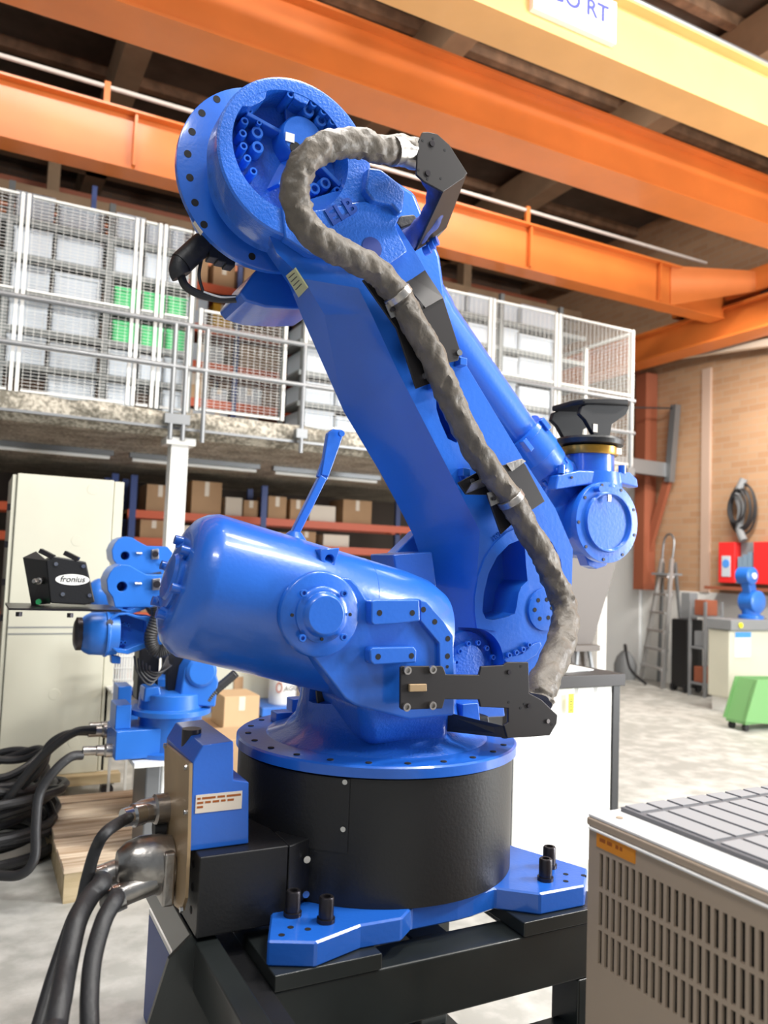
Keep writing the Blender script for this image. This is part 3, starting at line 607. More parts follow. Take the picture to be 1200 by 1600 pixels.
# ---- two small background robots
def small_robot(off, dz, label, Y=3.75):
    o = V(off)
    def A(x, y, YY=Y, up=False): return at(x, y, YY)+o+(V((0, 0, dz)) if up else V())
    t = thing('small_robot', label, 'robot', A(250, 1190))
    def W(L, YY=Y, up=True): return [A(x, y, YY, up) for x, y in L]
    ctr = A(281, 1120, Y); z0 = A(281, 1188).z
    R = (A(345, 1130).x-A(215, 1130).x)/2
    MB().lathe((ctr.x, Y+R+o.y, z0), (0, 0, 1), [(0, R*.95), (.02, R*.95), (.025, R*.78), (ctr.z-z0-.015, R*.78), (ctr.z-z0-.01, R), (ctr.z-z0+.014, R), (ctr.z-z0+.018, R*.8), (ctr.z-z0+.085, R*.78), (ctr.z-z0+.09, R*.7)], 40).build('turret_base', BLUE2, t, bevel=.002)
    cc = V((ctr.x, Y+R+o.y, 0))
    # connector block
    a, b = A(185, 1147), A(232, 1190)
    MB().box(a.x, b.x+.08, Y+.06+o.y, Y+.32+o.y, b.z, a.z).build('connector_block', BLUE2, t, smooth=False, bevel=.006)
    MB().box(a.x, a.x+.07, Y+.1+o.y, Y+.26+o.y, a.z, a.z+.11).build('connector_block_top', BLUE2, t, smooth=False, bevel=.005)
    # tower
    MB().prism(W([(279, 1102), (289, 1045), (300, 1030), (330, 1028), (342, 1065), (337, 1105)], Y+.08, False), (0, .18, 0)).build('shoulder', BLUE2, t, bevel=.01)
    MB().prism(W([(224, 1098), (226, 1075), (250, 1072), (255, 1098)], Y+.1, False), (0, .12, 0)).build('motor_box', BLUE2, t, bevel=.01)
    MB().lathe(A(316, 1050, Y+.06), (0, 1, 0), [(0, .06), (.012, .075), (.24, .075)], 26).build('shoulder_cover', BLUE2, t, bevel=.003)
    MB().box(A(236, 1050).x, A(236, 1050).x+.1, Y+.3+o.y, Y+.42+o.y, ctr.z+.03, ctr.z+.3).build('servo_motor', BLACK, t, bevel=.01)
    MB().prism(W([(262, 1105), (262, 1012), (300, 1005), (300, 1105)], Y+.2, False), (0, .06, 0)).build('cable_cover', BLACK, t, bevel=.004)
    MB().prism(W([(276, 1108), (280, 1000), (300, 960), (335, 960), (330, 1108)], Y+.26, False), (0, .1, 0)).build('lower_arm', BLUE2, t, bevel=.01)
    # gear housing plate with opening
    hp = MB().prism(W(crop([(400, 400), (430, 330), (470, 280), (540, 250), (620, 262), (700, 310), (780, 350), (1000, 352), (1060, 420), (1000, 600), (960, 760), (900, 700), (820, 655), (480, 655), (455, 560), (410, 500)], 6, 100, 840), Y), (0, .2, 0)).build('gear_housing', BLUE2, t)
    c0 = A(*crop([(542, 460)], 6, 100, 840)[0], Y, True)
    cut(hp, MB().cyl(c0+V((0, -.05, 0)), c0+V((0, .12, 0)), .022, n=24))
    hp.modifiers.new('bevel', 'BEVEL').width = .003
    MB().prism(W(crop([(830, 390), (905, 380), (910, 490), (830, 495)], 6, 100, 840), Y-.02), (0, .02, 0)).build('socket_frame', METAL, t, bevel=.002)
    cc2 = A(*crop([(868, 437)], 6, 100, 840)[0], Y-.02, True)
    MB().cyl(cc2, cc2+V((0, -.012, 0)), .016, n=16).build('socket', DARKST, t)
    for (bx_, by_) in ((720, 430), (985, 545)):
        p = A(*crop([(bx_, by_)], 6, 100, 840)[0], Y, True); MB().cyl(p, p+V((-.03, -.012, 0)), .007, n=10).build('bolt', STEEL, t)
    # forearm: dished casting
    f = MB().prism(W(crop([(390, 900), (400, 820), (440, 750), (520, 710), (600, 705), (700, 735), (830, 745), (960, 780), (960, 1000), (800, 1020), (700, 1060), (600, 1095), (500, 1080), (430, 1020)], 6, 100, 840), Y-.02), (0, .16, 0)).build('forearm', BLUE2, t)
    cut(f, MB().prism(W(crop([(415, 900), (425, 830), (465, 770), (530, 735), (600, 730), (700, 765), (790, 790), (790, 990), (700, 1020), (600, 1060), (510, 1050), (450, 1000)], 6, 100, 840), Y-.06), (0, .11, 0)))
    f.modifiers.new('bevel', 'BEVEL').width = .003
    for (bx_, by_) in ((525, 812), (565, 815), (605, 825), (492, 978), (535, 985), (572, 985), (470, 895)):
        p = A(*crop([(bx_, by_)], 6, 100, 840)[0], Y+.03, True); MB().lathe(p+V((0, .02, 0)), (0, -1, 0), [(0, .009), (.022, .009), (.022, .005), (.01, .005)], 10).build('bolt', BLUE2, t)
    p = A(*crop([(430, 795)], 6, 100, 840)[0], Y-.02, True); MB().cyl(p, p+V((0, -.01, 0)), .014, n=10).build('plug', METAL, t)
    q0 = A(*crop([(520, 900)], 6, 100, 840)[0], Y+.06, True); q1 = A(*crop([(215, 900)], 6, 100, 840)[0], Y+.06, True)
    ax = (q1-q0).normalized(); L = (q1-q0).length; rr = L*.74
    MB().lathe(q0+ax*.01, ax, [(0, rr*.9), (L*.3, rr*.95), (L*.32, rr*1.0), (L*.4, rr*1.0), (L*.42, rr*.93), (L*.85, rr*.9), (L*1.0, rr*.8), (L*1.18, rr*.6)], 36).build('wrist_drive', BLUE2, t, bevel=.002)
    MB().lathe(q0+ax*L*1.18, ax, [(0, rr*.72), (.02, rr*.72), (.03, rr*.5)], 12).build('tool_flange', DARKST, t)
    MB().prism(W(crop([(440, 1100), (535, 1120), (530, 1185), (445, 1180)], 6, 100, 840), Y+.04), (0, .05, 0)).build('lug', BLUE2, t, bevel=.004)
    pp = crop([(870, 640), (880, 720), (850, 820), (815, 920), (825, 1010), (870, 1065), (930, 1060), (1000, 1020), (1060, 990)], 6, 100, 840)
    MB().tube([A(x, y, Y-.05, True) for x, y in pp], .0285, 12, 8, rf=lambda i, j, k, n: .0285+(.003 if i % 2 else 0)).build('ribbed_conduit', RUBBER, t)
    pp = crop([(35, 600), (90, 520), (180, 430), (300, 330), (390, 250)], 8, 320, 1020)
    if dz == 0:
        MB().tube([A(x, y, Y+.1, False) for x, y in pp], .021, 12, 8, rf=lambda i, j, k, n: .021+(.002 if i % 2 else 0)).build('ribbed_conduit', RUBBER, t)
    for k in range(5):
        MB().tube([A(210+6*k, 1025+4*k, Y+.05, True), A(215+5*k, 1050, Y), A(235+4*k, 1070-5*k, Y), A(255+3*k, 1040, Y+.05), A(262, 1020+6*k, Y+.1)], .005, 6, 5).build('loose_cable', RUBBER, t)
    # connectors
    for zf in (1172,):
        c = A(186, zf, Y+.15)
        MB().lathe(c, (-1, 0, .05), [(0, .03), (.06, .032), (.07, .024), (.1, .024), (.105, .02), (.16, .021)], 14).build('cable_connector', METAL, t)
    # pedestal
    fz = z0-.001
    pd = thing('robot_pedestal', 'grey-white steel column stand under the %s' % ('nearer small blue robot' if dz == 0 else 'farther small blue robot'), 'stand', (cc.x, cc.y, 0))
    MB().box(cc.x-R, cc.x+R, cc.y-R, cc.y+R, fz-.02, fz).build('top_plate', WHITE, pd, smooth=False)
    MB().box(cc.x-.13, cc.x-.06, cc.y-R+.05, cc.y-R+.3, .02, fz-.02).build('column', GALV, pd, smooth=False, bevel=.01)
    MB().box(cc.x-.055, cc.x+.16, cc.y-R+.08, cc.y+R-.05, .02, fz-.02).build('column', WHITE, pd, smooth=False, bevel=.01)
    MB().box(cc.x-.2, cc.x+.2, cc.y-R, cc.y+R, 0, .02).build('foot_plate', GALV, pd, smooth=False)
    return t
p = at(190, 915, 3.75); q = at(193, 900, 4.3); off2 = q-p
small_robot((0, 0, 0), 0, 'nearer of two small blue robots left of the big blue tank')
small_robot((off2.x, off2.y, 0.0), .14, 'farther small blue robot just behind and above the nearer one')

# ---- black wire feeder box on its shelf
Yb = 3.45
fb = thing('wire_feeder', 'black sheet metal feeder box with a white oval logo badge', 'feeder box', at(90, 948, Yb))
c7 = lambda L: crop(L, 2.857, 0, 820)
MB().prism(px(c7([(225, 350), (205, 160), (240, 140), (385, 165), (425, 345), (380, 358)]), Yb), (0, .16, 0)).build('front_body', BLACK, fb, bevel=.006, smooth=False)
A0, A1, A2, A3 = [at(x, y, Yb) for x, y in c7([(225, 352), (205, 160), (165, 118), (100, 148)])]
lf = px(c7([(225, 353), (212, 175)]), Yb-.002)
bk = px(c7([(140, 360), (102, 146), (160, 118)]), Yb+.2)
MB().add([A0, at(*c7([(205, 160)])[0], Yb), bk[2], bk[1], bk[0], A0+V((.02, .2, 0)), A1+V((.02, .2, 0))], [(0, 1, 2, 3, 4), (0, 5, 6, 1), (1, 6, 2), (0, 4, 5), (4, 3, 2, 6, 5)]).build('side_cheek', BLACK, fb, smooth=False)
bc = at(*c7([(324, 245)])[0], Yb-.002)
oval = [bc+V((.065*math.cos(a), 0, .0225*math.sin(a))) for a in [2*PI*k/40 for k in range(40)]]
MB().prism(oval, (0, .0018, 0)).build('logo_badge', WHITE, fb, label='white oval badge')
text('logo_lettering', 'fronius', .034, bc+V((0, -.001, -.009)), (1, 0, 0), (0, 0, 1), INK, fb, ext=.0005, align='CENTER', shear=.2)
for (x, y) in ((250, 175), (372, 185), (280, 310), (400, 315)):
    p = at(*c7([(x, y)])[0], Yb); MB().cyl(p, p+V((0, -.005, 0)), .008, n=10).build('screw', STEEL, fb)
for (x0_, y0_) in ((210, 130), (320, 140)):
    a = at(*c7([(x0_-30, y0_-15)])[0], Yb+.03); b = at(*c7([(x0_+30, y0_+15)])[0], Yb+.01)
    MB().bar(a, b, .03, .018).build('hinge', DARKST, fb, smooth=False)
p = at(*c7([(165, 250)])[0], Yb+.06); MB().lathe(p+V((.02, 0, 0)), (-.6, -1, 0), [(0, .014), (.03, .014), (.032, .009), (.06, .012), (.07, .008)], 12).build('gas_nozzle', METAL, fb)
p = at(*c7([(174, 342)])[0], Yb+.08); MB().cyl(p, p+V((-.004, -.03, 0)), .011, n=12).build('green_knob', GREEN, fb)
sh = thing('bracket_shelf', 'thin dark steel shelf plate carrying the black feeder box', 'shelf', at(90, 950, Yb))
a = at(14, 950, Yb-.06); b = at(190, 953, Yb-.06)
MB().prism([(a.x, Yb-.06, a.z), (b.x, Yb-.06, b.z), (b.x, Yb+.3, b.z), (a.x+.0, Yb+.3, a.z)], (0, 0, -.008)).build('plate', DARKST, sh, smooth=False)
for (x, y) in ((30, 953), (110, 955)): p = at(x, y, Yb); MB().cyl(p+V((0, 0, -.008)), p+V((0, 0, -.025)), .012, n=8).build('nut', DARKST, sh)

# ---- black cable coil and cables from the small robots
co = thing('cable_coil', 'large pile of coiled black cables on the floor at the left edge', 'cables', (.1, 4.4, 0))
cx, cy = .12, 4.55
path = []
for k in range(11*16):
    a = 2*PI*k/16; lay = k//16
    R = .36+.05*math.sin(lay*2.3)-.012*(lay % 4)
    path.append((cx+R*math.cos(a)+.02*math.sin(lay*1.7), cy+R*math.sin(a)*1.0, .022+.036*lay*(.8+.15*math.sin(a*1+lay))))
MB().tube(path, .022, 9, 2).build('coiled_cable', RUBBER, co)
for q_ in range(3):
    path = [(cx+(.3-.05*q_)*math.cos(a)+.05*q_, cy-.05+(.3-.06*q_)*math.sin(a), .4+.03*q_+.05*math.sin(a*2+q_)) for a in [2*PI*k/12 for k in range(13)]]
    MB().tube(path, .02, 9, 4).build('coiled_cable', RUBBER, co)
s1 = at(128, 1180, 3.9)
tag(MB().tube([at(128, 1180, 3.9), at(110, 1183, 3.88), at(85, 1205, 3.86), at(62, 1240, 3.85), at(56, 1290, 3.8), at(54, 1340, 3.75), at(35, 1365, 3.75), at(0, 1368, 3.8), at(-60, 1360, 3.9)], .021, 12, 8).build('black_cable', RUBBER), 'thick black cable looping from the nearer small robot down to the floor', 'cable')
tag(MB().tube([at(150, 1141, 4.1), at(120, 1143, 4.1), at(85, 1165, 4.1), at(50, 1200, 4.15), at(10, 1250, 4.2), at(-30, 1290, 4.3)], .02, 12, 8).build('black_cable', RUBBER), 'black cable arching from the farther small robot to the coil, upper one', 'cable')
tag(MB().tube([at(150, 1145, 4.2), at(105, 1146, 4.2), at(75, 1165, 4.2), at(65, 1195, 4.2), at(40, 1225, 4.25), at(0, 1260, 4.3)], .016, 12, 8).build('black_cable', RUBBER), 'thinner black cable arching from the farther small robot to the coil, lower one', 'cable')
for i, (x, y, Y) in enumerate(((148, 1143, 4.15),)):
    c = at(x, y, Y); q = MB().lathe(c+V((.09, 0, 0)), (-1, 0, 0), [(0, .035), (.05, .035), (.06, .026), (.12, .026)], 14).build('cable_plug', METAL); tag(q, 'metal plug on the upper cables of the farther small robot', 'plug')

# ---- white panelled cabinet behind the robot
xa, xb, Yw = 2.44, 3.19, 3.3
wc = thing('work_cabinet', 'bright white panelled cabinet with black frame behind the robot, at right', 'cabinet', ((xa+xb)/2, Yw+.3, 0))
for x in (xa, xb-.045):
    for y in (Yw, Yw+.56): MB().box(x, x+.045, y, y+.04, 0, .9).build('frame_leg', BLACK, wc, smooth=False)
MB().box(xa-.02, xb+.02, Yw-.02, Yw+.62, .90, .965).build('top_frame', BRACK, wc, smooth=False, bevel=.004)
pw = (xb-xa-.09)/5
for k in range(5):
    x = xa+.045+k*pw; MB().prism([(x+.001, Yw+.012, .0), (x+.02, Yw+.004, 0), (x+pw-.02, Yw+.004, 0), (x+pw-.001, Yw+.012, 0), (x+pw-.001, Yw+.02, 0), (x+.001, Yw+.02, 0)], (0, 0, .895)).build('panel', WHITE, wc, smooth=False)
MB().box(xa+.045, xb-.045, Yw+.57, Yw+.59, 0, .895).build('back_panel', WHITE, wc, smooth=False)
MB().box(xb-.02, xb-.01, Yw+.04, Yw+.56, 0, .895).build('side_panel', WHITE, wc, smooth=False)
c = at(888, 1098, Yw); MB().box(c.x-.018, c.x+.018, Yw-.0225, Yw-.0205, c.z-.05, c.z+.05).build('yellow_tag', YELLOW, wc, smooth=False)
for k in range(5): MB().box(c.x-.010, c.x+.010, Yw-.0232, Yw-.0226, c.z-.035+.014*k, c.z-.03+.014*k).build('tag_print', INK, wc, smooth=False)
pa = thing('paper_stack', 'white papers lying on the black-framed white cabinet', 'papers', (2.95, 3.5, .965))
for k, (dx, r_) in enumerate(((0, .05), (.02, -.08), (-.03, .12))):
    o = MB().box(-.14, .14, -.1, .1, 0, .006).build('sheet', WHITE, None, smooth=False); o.location = (2.93+dx, 3.5, .966+.0062*k); o.rotation_euler.z = r_; adopt(o, pa)
tag(MB().prism([(2.62, 3.27, .968), (2.72, 3.27, .966), (2.74, 3.42, .972), (2.6, 3.44, .968)], (0, 0, .03)).build('dark_cloth', GREYP, bevel=.008), 'small dark rag on the edge of the white cabinet', 'cloth')
# grey tapered sheet and trestle standing beyond
Yt = 4.3
tg = thing('sheet_hopper', 'tall grey-brown tapered sheet metal chute beneath the wrist of the robot', 'chute', at(915, 1040, Yt))
top = px([(872, 840), (972, 850)], Yt); bot = px([(893, 1035), (915, 1042)], Yt); zb_ = bot[0].z
MB().loft([[bot[0], bot[1], bot[1]+V((0, .06, 0)), bot[0]+V((0, .06, 0))], [top[0], top[1], top[1]+V((0, .4, 0)), top[0]+V((0, .4, 0))]]).build('chute', GREYSH, tg, smooth=False)
tm = (bot[0]+bot[1])/2
for s_ in (-.18, .22):
    for y in (-.12, .22): MB().bar(tm+V((s_*.25, y*.3, .12)), V((tm.x+s_, Yt+y, 0)), .02, .02).build('trestle_leg', GREYP, tg, smooth=False)
MB().box(tm.x-.1, tm.x+.12, Yt-.08, Yt+.12, tm.z+.1, tm.z+.14).build('collar', GREYSH, tg, smooth=False)

# ---- foreground steel housing (lower right)
vx, vy, vz = 1.10, 1.215, 1.036
vu = thing('ventilated_housing', 'beige sheet metal housing with slotted side grille in the lower right foreground', 'machine housing', (1.5, .9, 0))
MB().box(vx+.03, vx+1.1, .16, vy, .32, vz-.0225).build('casing', TANU, vu, smooth=False)
body = MB().box(vx, vx+.006, .15, vy, .32, vz-.022)
bo = body.build('side_panel', TANU, vu, smooth=False)
cutm = MB()
def vpt(x, y): return atx(x, y, vx)
g0 = vpt(936, 1332); dz_ = None
rowsz = []
zt_ = vpt(937, 1333).z
yl = vpt(937, 1333).y
rowh = (vpt(937, 1333).z-vpt(937, 1386).z); gap = (vpt(937, 1386).z-vpt(937, 1393).z)
pit = .0
pit = (vpt(937, 1333).y-vpt(946.5, 1340).y)
for r_ in range(3):
    z1 = zt_-r_*(rowh+gap)
    for k in range(38):
        y1 = yl-k*pit
        if y1-pit < .2: break
        cutm.box(vx-.02, vx+.02, y1-pit*.56, y1, z1-rowh, z1)
cut(bo, cutm)
inn = MB().box(vx+.014, vx+.029, .16, vy-.01, .33, vz-.03).build('slot_shade_sheet', HOLE, vu, smooth=False)  # dark sheet that paints the shade inside the slots
MB().box(vx-.004, vx+1.1, .14, vy+.004, vz-.022, vz-.006).build('lip', TANU, vu, smooth=False, bevel=.004)
MB().box(vx-.001, vx+1.1, .14, vy+.002, vz-.006, vz).build('top_panel', WHITEU, vu, smooth=False, bevel=.002)
MB().box(vx-.008, vx, .15, vy-.005, vz-.027, vz-.022).build('edge_bead', WHITEU, vu, smooth=False, bevel=.002)
MB().box(vx-.003, vx, vpt(993, 1348).y, vpt(934, 1300).y, vpt(934, 1322).z, vpt(934, 1295).z).build('warning_label', OLABEL, vu, smooth=False, label='small orange printed label')
ly = vpt(934, 1300).y; lz = vpt(934, 1322).z
for k, (a, b) in enumerate(((.008, .022), (.026, .038), (.046, .053), (.056, .062))): MB().box(vx-.0034, vx-.003, ly-b*1.1, ly-a*1.1, lz+.012, lz+.019).build('label_print', mat('brown_ink', (.35, .09, .01), .6) if k == 0 else bpy.data.materials['brown_ink'], vu, smooth=False)
gr = MB().box(vx+.07, vx+1.05, .15, vy-.012, vz, vz+.008).build('top_mat', mat('grey_mat', (.13, .13, .14), .6), vu, smooth=False)
tiles = 0
for i in range(17):
    for j in range(-1, 6):
        x0 = vx+.08+i*.057; y1 = min(vy-.07-j*.17, vy-.014)
        y0_ = vy-.07-j*.17-.155
        if x0+.05 > vx+1.05 or y0_ < .15: continue
        MB().box(x0, x0+.047, y0_, y1, vz+.008, vz+.011).build('mat_tile', mat('mat_tile_grey', (.3, .3, .31), .7) if not tiles else bpy.data.materials['mat_tile_grey'], vu, smooth=False); tiles = 1
p = V((vx+.035, vy-.045, vz)); MB().cyl(p, p+V((0, 0, .002)), .007, n=12).build('screw', TANU, vu)
p = atx(1152, 1392, vx); MB().cyl(p, p+V((-.003, 0, 0)), .005, n=12).build('screw', TANU, vu)
MB().box(vx+.02, vx+1.08, .18, vy-.03, 0, .319).build('plinth', BLACK, vu, smooth=False)

# ================================================================== PEDESTAL FRAME
SX, SY = 1.011, 1.954
fr = thing('steel_pedestal', 'black welded steel pedestal frame under the big blue robot', 'frame', (SX, SY, 0))
FX0, FX1, FY0, FY1 = .588, 1.47, 1.54, 2.37
MB().box(FX0, FX1, FY0, FY0+.10, .52, .65).build('front_beam', BLACKG, fr, bevel=.006, smooth=False)
MB().box(FX0, FX1, FY1-.1, FY1, .52, .65).build('rear_beam', BLACKG, fr, bevel=.006, smooth=False)
MB().box(FX0, FX0+.1, FY0+.101, FY1-.101, .52, .649).build('side_beam', BLACKG, fr, bevel=.006, smooth=False)
MB().box(FX1-.1, FX1, FY0+.101, FY1-.101, .52, .649).build('side_beam', BLACKG, fr, bevel=.006, smooth=False)
MB().box(SX-.05, SX+.05, FY0+.101, FY1-.101, .56, .645).build('cross_beam', BLACKG, fr, bevel=.006, smooth=False)
for (x0, x1, y0, y1) in ((FX0, FX0+.24, FY0-.004, FY0+.2), (FX1-.27, FX1, FY0-.004, FY0+.2), (FX0, FX0+.24, FY1-.2, FY1), (FX1-.27, FX1, FY1-.2, FY1)):
    MB().box(x0, x1, y0, y1, .651, .684).build('mounting_pad', BLACKG, fr, bevel=.003, smooth=False)
MB().box(FX0, FX1, FY0, FY0+.08, .3, .40).build('lower_beam', BLACKG, fr, bevel=.006, smooth=False)
MB().box(FX0, FX1, FY1-.08, FY1, .3, .40).build('lower_beam', BLACKG, fr, bevel=.006, smooth=False)
for x in (FX0, FX1-.1):
    for y in (FY0, FY1-.1):
        MB().box(x, x+.1, y, y+.1, .03, .5195).build('leg', BLACKG, fr, bevel=.006, smooth=False)
        MB().box(x-.03, x+.13, y-.03, y+.13, 0, .03).build('foot_plate', BLACKG, fr, smooth=False)
MB().box(.47, .52, 1.1, 2.3, .6, .70).build('outrigger_channel', BLACKG, fr, bevel=.004, smooth=False)
MB().box(.525, .586, 1.2, 2.3, .60, .655).build('outrigger_web', BLACK, fr, smooth=False)
MB().prism([at(264, 1499, 1.7), at(300, 1462, 1.7), at(398, 1600, 1.7), at(400, 1900, 1.7), at(150, 1860, 1.7)], (0, .012, 0)).build('gusset_plate', BLACKG, fr, smooth=False)
# small step crate behind
t = thing('grate_crate', 'small dark blue crate with a pale grid top beside the pedestal', 'crate', (.62, 2.7, 0))
MB().box(.60, .8, 2.4, 2.75, 0, .33).build('crate_body', DBLUE, t, smooth=False, bevel=.004)
g = MB()
for k in range(6): g.box(.60+.038*k, .608+.038*k, 2.4, 2.75, .33, .345)
for k in range(8): g.box(.608, .79, 2.4+.049*k, 2.408+.049*k, .331, .344)
g.build('grid_top', WIREM, t, smooth=False)

# ================================================================== THE BIG ROBOT
R = thing('industrial_robot', 'large glossy blue industrial robot arm standing on the black pedestal', 'robot', (SX, SY, .684))
def rp(mb, name, m_=BLUE, **k): return mb.build(name, m_, R, **k)
class Holes(MB):
    def cyl(s, p0, p1, r, n=14, r1=None):
        s.L = getattr(s, 'L', []); s.L.append((V(p0), V(p1), r, n)); return s
    def build(s, name, m_, parent=None, **k):
        cache = {}
        for p0, p1, r, n in s.L:
            d = p1-p0; key = (round(r, 4), n, round(d.x, 4), round(d.y, 4), round(d.z, 4))
            if key not in cache:
                o = MB().cyl((0, 0, 0), d, r, n=n).build(name, m_, None, **k); cache[key] = o
                o.location = p0; adopt(o, parent)
            else:
                copy_part(cache[key], p0, parent)
# base plate with feet
ZB = .735
front = [atz(x, y, ZB) for x, y in [(418, 1470), (424, 1421), (444, 1409), (487, 1408)]]
near = [atz(x, y, ZB) for x, y in [(914, 1383), (844, 1396), (774, 1387), (740, 1398), (716, 1404), (643, 1418), (628, 1434), (564, 1445), (494, 1472)]]
far_r = [atz(x, y, ZB) for x, y in [(803, 1322), (880, 1345), (918, 1357)]]
front2 = [V((p.x, 2*SY-p.y, ZB)) for p in (front[3], front[2], front[1], front[0])]
near2 = [V((p.x, 2*SY-p.y, ZB)) for p in reversed(near)]
right2 = [V((p.x, 2*SY-p.y, ZB)) for p in reversed(far_r)]
outline = front+[V((.70, SY-.16, ZB)), V((.66, SY, ZB)), V((.70, SY+.16, ZB))]+front2+near2+right2+[V((SX+.375, SY, ZB))]+far_r+near
bp = MB().prism(outline, (0, 0, -(ZB-.684))).build('base_plate', BLUE, R, smooth=False)
bp.modifiers.new('bevel', 'BEVEL').width = .004; bp.modifiers['bevel'].limit_method = 'ANGLE'
bm0 = MB().lathe((0, 0, 0), (0, 0, 1), [(0, .020), (.009, .020), (.009, .0165), (.05, .0165), (.053, .0145), (.053, .009), (.03, .008)], 18).build('anchor_bolt', DARKST, R)
bm0.location = (0, 0, 0)
spots = [atz(x, y, ZB) for x, y in ((457, 1430), (509, 1440), (852, 1375), (858, 1355))]
for i, p in enumerate(spots):
    if i == 0: bm0.matrix_parent_inverse = Matrix.Identity(4); bm0.parent = None; bm0.location = p; adopt(bm0, R)
    else: copy_part(bm0, p, R)
hm = Holes()
for x, y in ((454, 1449), (481, 1452), (440, 1461), (884, 1366), (884, 1377), (912, 1368)):
    p = atz(x, y, ZB); hm.cyl(p+V((0, 0, -.003)), p+V((0, 0, .0006)), .007, n=14)
rp(hm, 'bolt_hole', HOLE)
# black drum cover
rp(MB().lathe((SX, SY, ZB+.0005), (0, 0, 1), [(0, .365), (.283, .365), (.2835, .34)], 96), 'drum_cover', BLACK, label='black round drum cover')
# overlapping cover sheet on the left half of the drum
def arc_strip(a0, a1, r0_, r1_, z0, z1, n=24):
    mb = MB(); L = []
    for k in range(n+1):
        a = a0+(a1-a0)*k/n; c_, s_ = math.cos(a), math.sin(a)
        L.append([V((SX+r0_*c_, SY+r0_*s_, z0)), V((SX+r1_*c_, SY+r1_*s_, z0)), V((SX+r1_*c_, SY+r1_*s_, z1)), V((SX+r0_*c_, SY+r0_*s_, z1))])
    return mb.loft(L)
pj = at(566, 1260, SY-.36); aj = math.atan2(-math.sqrt(max(.365**2-(pj.x-SX)**2, 0)), pj.x-SX)
rp(arc_strip(aj, aj-1.9, .3655, .3685, .855, ZB+.283), 'cover_sheet', BLACK)
for y in (1235, 1311):
    p = at(562, y, SY-.365); c = V((SX+.369*math.cos(aj-.03), SY+.369*math.sin(aj-.03), p.z))
    n_ = V((math.cos(aj), math.sin(aj), 0)); MB().lathe(c, n_, [(0, .006), (.004, .006), (.004, .003)], 12).build('cover_screw', STEEL, R)
# slewing flange
rp(MB().lathe((SX, SY, 1.022), (0, 0, 1), [(0, .36), (.002, .375), (.024, .375), (.028, .37), (.03, .3)], 96), 'slewing_flange', BLUE)
hm = Holes()
for k in range(24):
    a = 2*PI*k/24; hm.cyl((SX+.345*math.cos(a), SY+.345*math.sin(a), 1.045), (SX+.345*math.cos(a), SY+.345*math.sin(a), 1.0525), .008, n=12)
rp(hm, 'flange_hole', HOLE)
for (x, y, h_) in ((438, 1128, .03), (462, 1120, .055), (727, 1150, .03)):
    p = atz(x, y, 1.051); rp(MB().box(p.x-.02, p.x+.03, p.y-.02, p.y+.03, 1.051, 1.051+h_), 'flange_block', BLUE, smooth=False, bevel=.004)
# turret column
rp(MB().lathe((SX, SY, 1.05), (0, 0, 1), [(0, .30), (.008, .29), (.02, .25), (.05, .222), (.10, .212), (.20, .208), (.215, .195)], 72), 'turret_column', BLUEC)
col_ = bpy.data.objects['turret_column']
cut(col_, MB().prism(px([(503, 1086), (560, 1088), (562, 1117), (545, 1123), (524, 1112)], SY-.26), (0, .24, 0)))
rp(MB().prism(px([(495, 1080), (570, 1080), (572, 1130), (500, 1130)], SY-.06), (0, .01, 0)), 'window_shade_sheet', BLACK, smooth=False)  # black sheet standing in for the shade inside the column window
# shoulder: casting behind the near plate
NP = [(457, 930), (466, 912), (485, 903), (500, 902), (548, 903), (560, 915), (574, 937), (656, 936), (667, 941), (694, 972), (708, 993), (711, 1049), (711, 1118), (640, 1125), (556, 1103), (539, 1092), (483, 1020), (460, 985)]
sh_body = px([(560, 1010), (600, 960), (656, 940), (694, 972), (711, 995), (711, 1112), (565, 1112), (556, 1100)], 1.70)
rp(MB().prism(sh_body, (0, .05, 0)), 'shoulder_casting', BLUE, bevel=.012)
npl = rp(MB().prism(px(NP, 1.645), (0, .055, 0)), 'shoulder_plate', BLUE, bevel=.006)
u_ = [at(563, 1098, 1.65), at(711, 1090, 1.65)]; l_ = [at(575, 1168, 1.72), at(706, 1160, 1.72)]
rp(MB().loft([[l_[0], l_[1], l_[1]+V((0, .4, 0)), l_[0]+V((0, .4, 0))], [u_[0], u_[1], u_[1]+V((0, .45, 0)), u_[0]+V((0, .45, 0))]]), 'shoulder_block', BLUEC, bevel=.03, seg=4)
rp(MB().prism(px([(588, 893), (654, 828), (760, 900), (790, 1120), (600, 1130)], 2.21), (0, .06, 0)), 'far_shoulder_plate', BLUE, bevel=.006)
rp(MB().prism(px([(614, 866), (676, 862), (684, 925), (622, 915)], 2.0), (0, .15, 0)), 'stopper_box', BLUE, bevel=.006)
# lugs on the plate
for L in ([(785, 368), (800, 363), (960, 362), (962, 440), (880, 450), (795, 455), (785, 445)], [(780, 545), (790, 535), (940, 532), (950, 545), (948, 590), (795, 598), (782, 585)]):
    rp(MB().prism(px(crop(L, 2.308, 240, 780), 1.615), (0, .031, 0)), 'mounting_lug', BLUE, bevel=.004)
rp(MB().prism(px(crop([(962, 362), (985, 370), (1048, 440), (1082, 492), (1085, 640), (1032, 640), (1030, 520), (962, 438)], 2.308, 240, 780), 1.632), (0, .014, 0)), 'edge_rib', BLUE, bevel=.003)
hm = Holes()
for (x, y, Y_) in ((815, 410, 1.615), (933, 410, 1.615), (810, 568, 1.615), (930, 565, 1.615), (973, 398, 1.632), (1014, 442, 1.632), (1061, 503, 1.632), (1060, 566, 1.632), (1059, 604, 1.632)):
    p = at(*crop([(x, y)], 2.308, 240, 780)[0], Y_); hm.cyl(p+V((0, .004, 0)), p+V((0, -.0006, 0)), .0068 if y != 604 else .004, n=14)
